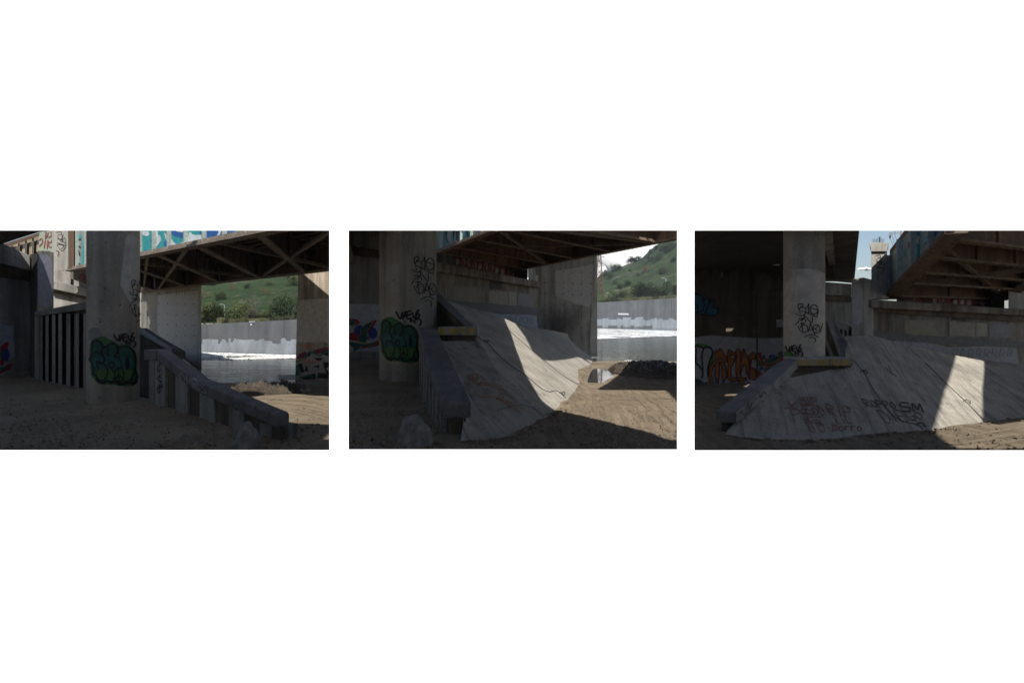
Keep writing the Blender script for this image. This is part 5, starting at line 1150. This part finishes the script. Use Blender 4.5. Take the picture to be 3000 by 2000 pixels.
ffront = [(2.85, 2.21), (3.5, 4.25), (4.08, 6.0), (4.8, 9.0), (sA.x + .1, 8.95), (eR[0].x, 8.9)] + [(q.x, q.y) for q in eR] + [(eR[-1].x - .2, 2.21)]
slab(up_to(ffront, 3.18, 6.0), 6.0, .2, "high concrete deck overhead in front of the right opening's pillar")  # lifted out of sight, edges set by where shade should end
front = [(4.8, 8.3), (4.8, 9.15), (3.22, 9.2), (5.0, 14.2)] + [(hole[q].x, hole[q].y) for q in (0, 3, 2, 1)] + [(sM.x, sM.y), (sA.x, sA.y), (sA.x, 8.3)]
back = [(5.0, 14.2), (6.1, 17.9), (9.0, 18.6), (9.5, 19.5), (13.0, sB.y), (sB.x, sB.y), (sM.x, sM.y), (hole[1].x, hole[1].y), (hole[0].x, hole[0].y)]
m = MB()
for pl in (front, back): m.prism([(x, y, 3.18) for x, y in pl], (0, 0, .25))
tag(m.build("deck_or_shade_slab", C_black), "black soffit of the concrete overpass deck above the right opening's pillar", "bridge deck")
rq = [sunback(hit(bvSR, 'R', 2108, 949, 0), 4.3), sunback(hit(bvSR, 'R', 2108, 1154, 0), 4.3), sunback(PZ('R', 2160, 1380, 0), 4.3), sunback(PZ('R', 2340, 1352, 0), 4.3), sunback(PZ('R', 2900, 1290, 0), 4.3)]
d_ = (rq[0] - rq[1]).normalized()
slab([(rq[0].x + d_.x * .5, rq[0].y + d_.y * .5)] + [(q.x, q.y) for q in rq] + [(rq[-1].x + 4, rq[-1].y + 1), (18, 10), (rq[0].x + 1.4, rq[0].y + .7)], 4.3, .2, "separate narrow deck slab overhead beside the right opening's slope")  # added out of view to bound the lit panel's right side
hn = [sunback(hit(bvSC, 'C', x, y, 0), 9) for x, y in ((1215, 690), (1290, 790), (1345, 890), (1385, 925), (1440, 930), (1600, 912), (1735, 889))]
e_ = (hn[0] - hn[1]).normalized() * 3
slab([(hn[0].x + e_.x, hn[0].y + e_.y)] + [(q.x, q.y) for q in hn] + [(hn[-1].x + 2.5, hn[-1].y), (13, 38), (-9, 38), (-9, 21), (-1, 18.5)], 9.0, .6, "high concrete deck far overhead behind the middle opening's steel bridge")  # added above the view, cut to the shadow notch on the slope
slab([(7.0, 6.2), (16, 6.5), (24, 9), (24, 21), (9.0, 21), (9.9, 11.2), (11.2, 10.6), (11.5, 8.6), (7.6, 8.3)], 6.6, .4, "high concrete deck overhead above the right opening's abutment")  # added above the view to keep sun off abutment and girders

# ------------------------------------------------------------------ planting across the river
def crown(rs, n, rx, ry, rzz, leaf, lumps=7, gap=.0):
    r_ = random.Random(rs); m = MB(); L = []
    for _ in range(lumps):
        a = r_.uniform(0, 6.28); d = r_.uniform(.15, .75); L.append((Vector((math.cos(a) * d * rx, math.sin(a) * d * ry, r_.uniform(.25, .9) * rzz)), r_.uniform(.2, .5)))
    for _ in range(n):
        c, s = r_.choice(L); v = Vector((r_.gauss(0, 1), r_.gauss(0, 1), r_.gauss(0, 1))).normalized() * (r_.random() ** .4) * s
        q = c + Vector((v.x * rx, v.y * ry, v.z * rzz * .8)); q.z = max(q.z, .03 * rzz)
        a = Vector((r_.gauss(0, 1), r_.gauss(0, 1), r_.gauss(0, 1))).normalized() * leaf; b = a.orthogonal().normalized() * leaf * .55
        m.poly([q - a, q + b, q + a, q - b])
    return m
def plant_mesh(rs, kind):
    if kind == 'reed':
        r_ = random.Random(rs); m = MB()
        for _ in range(260):
            a = r_.uniform(0, 6.28); d = r_.random() ** .5; x, y = math.cos(a) * d, math.sin(a) * d; hh = r_.uniform(.5, 1.05); lx, ly = r_.gauss(0, .25), r_.gauss(0, .25)
            m.poly([(x - .03, y, 0), (x + .03, y, 0), (x + lx + .01, y + ly, hh), (x + lx - .01, y + ly, hh)])
        return m
    return crown(rs, 2600 if kind != 'twig' else 900, 1, 1, 1.5 if kind != 'low' else .9, .055 if kind != 'twig' else .045, 14)
PROTO = {}
def plant(kind, lm, base, size, name, label, cat, group, trunk=True):
    key = (kind, lm.name, random.randint(0, 2))
    t = thing(name, label, cat, base, group)
    if key not in PROTO:
        m = plant_mesh(hash(kind) % 97 + key[2] * 7 if False else len(PROTO) * 13 + 5, kind); o = m.build("crown", lm, None, recalc=False); PROTO[key] = o
        k2 = MB(); k2.tube([(0, 0, -.3), (.02, .01, .3), (-.03, .02, .7), (.02, 0, 1.0)], [.07, .06, .045, .02], 6)
        for a in range(4): k2.tube([(0, 0, .35 + a * .12), (.35 * math.cos(a * 1.7), .35 * math.sin(a * 1.7), .75 + a * .1)], [.03, .012], 5)
        s = k2.build("trunk", M_bark); PROTO[key + ('t',)] = s; first = True
    else:
        o = PROTO[key].copy(); COL.objects.link(o); s = PROTO[key + ('t',)].copy(); COL.objects.link(s)
    o.parent = t; s.parent = t
    t.rotation_euler = (0, 0, random.uniform(0, 6.28)); k3 = .78 if name == 'hill_shrub' else 1.1; t.scale = (size[0] * k3, size[0] * k3, size[1] * k3); return t
def on_hill(bv, p, zx, zy):
    q = hit(bv, p, zx, zy, 0); return q
G1 = "bushes along the floodwall top"; G2 = "shrubs scattered on the green hillside"; G3 = "clumps of reed grass on the floodwall"
p = 'L'
for zx, zb, Y, s, hh, lm, lab in [(1440, 668, 49, 1.2, 1.0, L_green, "round green bush above the floodwall's left end in the left opening"), (1510, 662, 49, 1.1, .95, L_green, "olive bush left of the lamp post on the floodwall"), (1570, 655, 50.5, .9, .75, L_dark, "dark low bush behind the lamp post"),
                                  (1665, 650, 50, 1.25, 1.05, L_green, "broad light green bush right of the lamp post"), (1730, 645, 51, 1.0, 1.0, L_green, "green bush in front of the bare brown tree"), (1800, 640, 50, .9, .65, L_grey, "low grey twiggy bush right of the bare brown tree"), (1880, 640, 48, .7, .5, L_green, "small green bush left of the dark evergreen")]:
    plant('leaf', lm, P(p, zx, zb, Y), (s, hh), "bush", lab, "bush", G1)
plant('twig', L_grey, P(p, 1765, 640, 52), (1.0, 1.55), "bare_tree", "bare brown twiggy tree above the floodwall's middle in the left opening", "tree", None)
for zx, s, hh, lab in [(1990, 1.25, 1.35, "dark evergreen tree left of the mural pier"), (2050, 1.2, 1.3, "dark evergreen tree touching the mural pier")]: plant('leaf', L_dark, P(p, zx, 642, 48), (s, hh), "evergreen_tree", lab, "tree", None)
for i in range(14):
    zx = 1565 + i * 38 + random.uniform(-10, 10); plant('reed', L_straw, P(p, zx, 662 - i * 1.1, 46.9 - i * .16), (.22 + random.random() * .14, .26 + random.random() * .22), "reed_clump", "pale reed grass clump on the floodwall edge in the left opening", "grass clump", G3)
t = thing("palm_tree", "small palm with arching fronds behind the dark evergreens", "palm", P(p, 2085, 640, 50))
m = MB(); m.tube([P(p, 2085, 640, 50), P(p, 2083, 520, 50)], [.14, .1], 7); m.build("trunk", M_bark, t)
m = MB(); c = P(p, 2083, 515, 50)
for i in range(16):
    a = i * .4; d = Vector((math.cos(a), math.sin(a), 0)); e = d.cross(Vector((0, 0, 1))) * .09
    for k2 in range(4):
        s0, s1 = k2 / 4, (k2 + 1) / 4; f3 = lambda s: c + d * s * 1.0 + Vector((0, 0, .7 * s - 1.1 * s * s)); m.poly([f3(s0) - e * (1 - s0), f3(s0) + e * (1 - s0), f3(s1) + e * (1 - s1), f3(s1) - e * (1 - s1)])
m.build("fronds", L_green, t)
for zx, zy, s, lm in [(1560, 500, .9, L_dark), (1445, 490, 1.0, L_rust), (1500, 400, .9, L_dark), (1640, 430, .7, L_rust), (1870, 470, .9, L_rust), (1900, 400, .7, L_green), (2070, 400, 1.3, L_green), (1740, 420, .6, L_dark), (2040, 360, 1.2, L_dark), (1820, 350, .8, L_dark), (1480, 560, .6, L_green), (1960, 500, .6, L_green)]:
    q = on_hill(bvL, p, zx, zy)
    if q: plant('leaf' if lm != L_rust else 'twig', lm, q - Vector((0, 0, .1)), (s * 1.2, s), "hill_shrub", "small round shrub growing on the green hillside", "shrub", G2)
def lamp(p, zx, zt, zb, Y, label, dirx):
    t = thing("street_lamp", label, "street lamp", P(p, zx, zb, Y), "street lamps beyond the floodwall"); k2 = Y / 50
    m = MB(); m.tube([P(p, zx, zb, Y), P(p, zx, zt, Y)], [.05 * k2, .035 * k2], 6); m.build("pole", S_galv, t)
    m = MB(); m.tube([P(p, zx, zt, Y), P(p, zx + dirx * 10, zt - 3, Y), P(p, zx + dirx * 20, zt - 4, Y)], .025 * k2, 5); m.build("arm", S_galv, t)
    m = MB(); m.box(P(p, zx + dirx * 22, zt - 4, Y), (.26 * k2, .13 * k2, .06 * k2)); m.build("lamp_head", S_galv, t, bevel=.02)
lamp(p, 1582, 536, 655, 50, "slender grey street lamp among bushes in the left opening", -1)
p = 'C'
lamp(p, 2250, 352, 445, 165, "slender grey street lamp below the hillside rocks in the middle opening", -1)
lamp(p, 1862, 455, 500, 168, "short grey street lamp right of the lattice tower", -1)
for zx, zb, s, hh, lm, lab in [(1800, 520, 1.7, .8, L_straw, "low straw coloured scrub beside the lattice tower's foot"), (1850, 518, 1.6, .8, L_green, "low scrub left of the rounded green bush"), (1905, 516, 3.0, 2.2, L_green, "rounded green bush right of the lattice tower"), (1970, 512, 2.8, 2.0, L_green, "second rounded green bush right of the lattice tower"),
                               (2055, 505, 3.2, 3.0, L_dark, "dark tall bush at the middle of the hedge in the middle opening"), (2125, 500, 3.2, 2.9, L_green, "olive bush right of the dark tall hedge bush"), (2190, 497, 3.0, 2.0, L_green, "low olive bush left of the slender lamp"), (2250, 493, 3.2, 2.4, L_dark, "dark bush at the foot of the slender lamp"), (2310, 490, 3.4, 3.0, L_green, "leafy bush at the right edge of the middle opening"), (2390, 486, 3.4, 3.0, L_green, "leafy bush just past the right edge of the middle opening")]:
    plant('leaf', lm, P(p, zx, zb, 156), (s, hh), "bush", lab, "bush", G1)
for i in range(10):
    zx = 1900 + i * 47; plant('reed', L_straw, P(p, zx, 517 - i * 2.6, 153.5 - i * .4), (1.0, 1.0), "reed_clump", "pale reed grass clump on the floodwall edge in the middle opening", "grass clump", G3 + " in the middle opening")
for zx, zy, s, lm in [(1895, 300, 4.2, L_dark), (1925, 290, 3.2, L_dark), (2010, 245, 4.4, L_dark), (2030, 238, 3.6, L_dark), (2065, 222, 3.0, L_dark), (2150, 175, 3.2, L_dark), (2180, 150, 3.0, L_dark), (1835, 318, 3.0, L_dark), (1815, 345, 4.0, L_dark), (1850, 350, 3.4, L_dark), (2105, 310, 4.2, L_rust), (2230, 320, 3.4, L_dark), (2140, 230, 3.2, L_dark), (2240, 180, 4.6, L_dark), (2290, 150, 4.6, L_dark), (2210, 215, 4.0, L_dark), (1985, 400, 2.4, L_dark), (1930, 420, 2.4, L_green), (2060, 330, 1.6, L_green), (2310, 230, 2.4, L_dark), (1890, 390, 1.8, L_dark), (2000, 300, 1.6, L_green)]:
    q = on_hill(bvC, p, zx, zy) or on_hill(bvC, p, zx, zy + 25)
    if q: plant('leaf' if lm != L_rust else 'twig', lm, q - Vector((0, 0, .4)), (s, s * .8), "hill_shrub", "dark oak shrub growing on the tall green hillside", "shrub", G2 + " in the middle opening")

# ------------------------------------------------------------------ clouds
def cloud(c, rx, ry, rzz, n, label, seed):
    r_ = random.Random(seed); bm = bmesh.new()
    for i in range(n):
        a = r_.uniform(-1, 1); s = (1 - abs(a) * .6) * r_.uniform(.35, .6); mt = bmesh.ops.create_icosphere(bm, subdivisions=3, radius=1)
        o = Vector((a * rx, r_.uniform(-.4, .4) * ry, r_.uniform(-.2, .55) * rzz * (1 - abs(a)))); 
        for v in mt['verts']:
            d = 1 + .25 * noise.noise(v.co * 2.2 + Vector((i * 3.1, 0, 0))); v.co = Vector((v.co.x * rx * s * .7 * d, v.co.y * ry * s * d, v.co.z * rzz * s * d)) + o
    me = bpy.data.meshes.new("cloud"); bm.to_mesh(me); bm.free(); me.materials.append(M_cloud)
    for f3 in me.polygons: f3.use_smooth = True
    o = bpy.data.objects.new("cloud", me); COL.objects.link(o); o.location = c; tag(o, label, "cloud"); return o
cloud(P('C', 2000, 80, 1300), 460, 45, 260, 80, "added white cloud bank standing in for the bright sky behind the tall hill", 3)  # cloud added to turn the sky white above the hill
cloud(P('R', 1215, 288, 1200), 17, 8, 7, 16, "small white cloud in the blue gap beside the pylon", 5)

# ------------------------------------------------------------------ litter
def litter(name, p, area, n, rs, mt, s0, s1, flat=True):
    r_ = random.Random(rs); m = MB(); k2 = 0
    while k2 < n:
        zx, zy = r_.uniform(area[0], area[2]), area[1] + (area[3] - area[1]) * r_.random() ** .6; q = G(p, zx, zy)
        if nz(q.x, q.y, rs, 1.1) < r_.uniform(-.35, .4): k2 += 1; continue
        q.z = gz(q.x, q.y) + .006; s = r_.uniform(s0, s1); a = r_.uniform(0, 6.28); k2 += 1
        if flat:
            d = Vector((math.cos(a), math.sin(a), r_.uniform(-.3, .6))) * s; e = Vector((-math.sin(a), math.cos(a), r_.uniform(-.3, .6))) * s * .5; m.poly([q - d, q + e, q + d + Vector((0, 0, s * .4)), q - e])
        else:
            m.box(q + Vector((0, 0, s * .25)), (s, s * r_.uniform(.6, 1.1), s * .7), a)
    return struct(m.build(name, mt, recalc=False), 'stuff')
litter("fallen_leaves", 'L', (0, 1150, 1700, 1560), 1100, 3, M_leaf, .008, .028)
litter("gravel", 'L', (0, 1110, 1900, 1560), 900, 5, M_rock, .006, .03, False)
litter("gravel", 'L', (1700, 1180, 2340, 1560), 220, 6, M_clod, .008, .04, False)
litter("fallen_leaves", 'C', (15, 1080, 660, 1560), 420, 7, M_leaf, .015, .04)
litter("gravel", 'C', (15, 1100, 700, 1560), 300, 8, M_rock, .012, .04, False)
litter("gravel", 'C', (1250, 1110, 2340, 1560), 420, 9, M_clod, .006, .03, False); litter("gravel", 'C', (1250, 1110, 2340, 1560), 380, 19, M_rock, .006, .022, False)
litter("gravel", 'R', (1200, 1400, 2340, 1560), 180, 10, M_clod, .006, .028, False)
def glints(name, p, n, rs, zx0, zx1, ys, z, lx, ly, ground=False, lab=None):
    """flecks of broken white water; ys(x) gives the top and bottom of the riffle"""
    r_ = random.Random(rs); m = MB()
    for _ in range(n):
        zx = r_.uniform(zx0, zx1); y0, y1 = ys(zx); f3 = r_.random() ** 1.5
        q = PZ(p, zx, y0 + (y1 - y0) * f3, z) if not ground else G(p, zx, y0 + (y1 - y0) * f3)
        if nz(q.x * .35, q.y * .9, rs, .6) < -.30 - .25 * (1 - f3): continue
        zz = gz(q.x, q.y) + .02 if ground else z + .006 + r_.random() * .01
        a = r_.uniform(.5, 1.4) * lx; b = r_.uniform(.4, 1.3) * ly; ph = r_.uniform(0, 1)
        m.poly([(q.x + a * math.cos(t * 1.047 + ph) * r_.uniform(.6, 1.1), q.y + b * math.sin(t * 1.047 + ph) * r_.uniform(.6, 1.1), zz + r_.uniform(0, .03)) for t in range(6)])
    return struct(m.build(name, M_glint, recalc=False), 'stuff')
glints("river_glints", 'L', 5200, 31, 1405, 2100, lambda x: (872 + (x - 1420) * .03, 928 - (x - 1420) * .022), -1.5, .14, .05)  # flecks paint the bright glitter strip on the far water
glints("river_glints", 'C', 7500, 33, 1745, 2380, lambda x: (704 + (x - 1770) * .03, 778 - (x - 1770) * .04), -1.5, .42, .32)
glints("river_glints", 'L', 200, 35, 1960, 2090, lambda x: (1032, 1058), -1.5, .08, .02)
glints("wet_glints", 'L', 420, 37, 1650, 1800, lambda x: (1072, 1165 - abs(x - 1700) * .3), 0, .03, .03, True)  # pale flecks paint the glare of wet mud
glints("wet_glints", 'C', 260, 41, 1880, 2120, lambda x: (928 + abs(x - 1990) * .1, 958 + abs(x - 1990) * .12), -1.5, .07, .05)
# shallow puddle at the foot of the slope
m = MB(); m.poly([PZ('C', x, y, -.272) for x, y in blob([(1690, 1085), (1722, 1005), (1745, 985), (1800, 984), (1880, 1000), (1890, 1040), (1835, 1062), (1800, 1090), (1740, 1080)])]); struct(m.build("puddle", M_puddle), 'structure')
def toe_debris(toe, n, rs, lo, hi, mt):
    r_ = random.Random(rs); m = MB()
    for _ in range(n):
        s_ = r_.uniform(lo, hi); i = int(s_); q = toe[i] + (toe[min(i + 1, len(toe) - 1)] - toe[i]) * (s_ - i); a = r_.uniform(0, 6.28); d = abs(r_.gauss(0, .10)); sz = .008 + .035 * r_.random() ** 3
        q = Vector((q.x + d * .8, q.y - d, 0)); q.z = gz(q.x, q.y) + sz * .3; m.box(q, (sz, sz * r_.uniform(.6, 1.2), sz * .7), a)
    return struct(m.build("rubble", mt, recalc=False), 'stuff')
toe_debris(toeC, 420, 3, 0, 9, M_clod); toe_debris(toeR, 300, 5, 0, 9, M_clod)
def tracks(p, lines, mt, wd, rs, keep=.8):
    """pressed tyre ruts: broken strips lying on the earth"""
    r_ = random.Random(rs); m = MB()
    for pts in lines:
        q = [G(p, x, y) for x, y in smooth_line(pts, 5)]; ph = r_.uniform(0, 50)
        for off in ((-.09, .09) if wd < .1 else (0,)):
            prev = None
            for k_ in range(len(q)):
                d = q[min(k_ + 1, len(q) - 1)] - q[max(k_ - 1, 0)]; d.z = 0
                d.normalize(); e = Vector((d.y, -d.x, 0)); g_ = nz(q[k_].y, ph + off * 9, 2, 2.2)
                w0 = wd * max(0, .42 + .7 * g_ + .25 * nz(q[k_].y, ph, 5, 9)) * (min(1, 4 * k_ / len(q), 4 * (len(q) - k_) / len(q)))
                l, r = q[k_] + e * (off - w0), q[k_] + e * (off + w0)
                for c in (l, r): c.z = gz(c.x, c.y) + .006
                if prev and w0 > .004: m.poly([prev[0], l, r, prev[1]])
                prev = (l, r)
    return struct(m.build("tyre_tracks", mt, recalc=False), 'stuff')
M_rut = simple("pressed_earth", (.215, .17, .122), (.15, .118, .082), 7); M_berm = simple("loose_earth", (.38, .31, .225), (.28, .225, .16), 7)
TC = [[(1690, 1560), (1720, 1400), (1735, 1280), (1720, 1180)], [(1790, 1560), (1800, 1400), (1790, 1280), (1760, 1180)], [(1960, 1560), (1930, 1400), (1880, 1260), (1820, 1150)], [(2080, 1560), (2030, 1400), (1960, 1260), (1880, 1140)], [(2260, 1540), (2170, 1380), (2070, 1250), (1970, 1130)], [(2330, 1440), (2230, 1310), (2120, 1210), (2020, 1120)], [(1560, 1450), (1610, 1340), (1640, 1260)]]
tracks('C', TC, M_rut, .09, 3)
tracks('C', [[(1770, 1215), (1850, 1200), (1960, 1205), (2080, 1215)], [(1800, 1235), (1900, 1225), (2060, 1240)], [(2090, 1200), (2200, 1190), (2330, 1200)]], M_rut, .30, 5, .7)
TL = [[(2330, 1250), (2150, 1215), (1980, 1205), (1800, 1190)], [(2330, 1300), (2150, 1255), (1980, 1235), (1850, 1215)], [(2330, 1345), (2180, 1300), (2020, 1275)], [(2330, 1210), (2200, 1190), (2050, 1180)]]
tracks('L', TL, M_rut, .09, 6, .7)
tracks('R', [[(1820, 1500), (2000, 1470), (2340, 1420)], [(1850, 1540), (2100, 1500), (2340, 1465)]], M_rut, .07, 8, .6)
def tie_holes(bv, p, parent, x0, x1, y0, y1, dx, dy):
    m = MB(); x = x0
    while x < x1:
        y = y0 + (x * .13) % 9
        while y < y1: fill(m, bv, p, ell(x, y, 4, 4.5, 8), .03, 3); y += dy
        x += dx
    m.build("tie_holes", paint((.03, .028, .026)), parent, recalc=False)
tie_holes(bvpL, 'L', tpL, 1060, 1390, 450, 900, 62, 74); tie_holes(bvpC, 'C', tpC, 1400, 1740, 300, 760, 64, 78)
for o in bpy.data.objects:
    if "_b" in o: del o["_b"]

# ------------------------------------------------------------------ the air
hz = bpy.data.materials.new("haze_air"); hz.use_nodes = True; ht = hz.node_tree
ht.nodes.remove(ht.nodes["Principled BSDF"]); pv = ht.nodes.new("ShaderNodeVolumePrincipled")
pv.inputs["Color"].default_value = (.93, .95, 1, 1); pv.inputs["Density"].default_value = .00048; pv.inputs["Anisotropy"].default_value = .3
ht.links.new(pv.outputs[0], ht.nodes["Material Output"].inputs["Volume"])
m = MB(); m.box((0, 185, 42), (960, 650, 95)); struct(m.build("haze", hz), 'stuff')
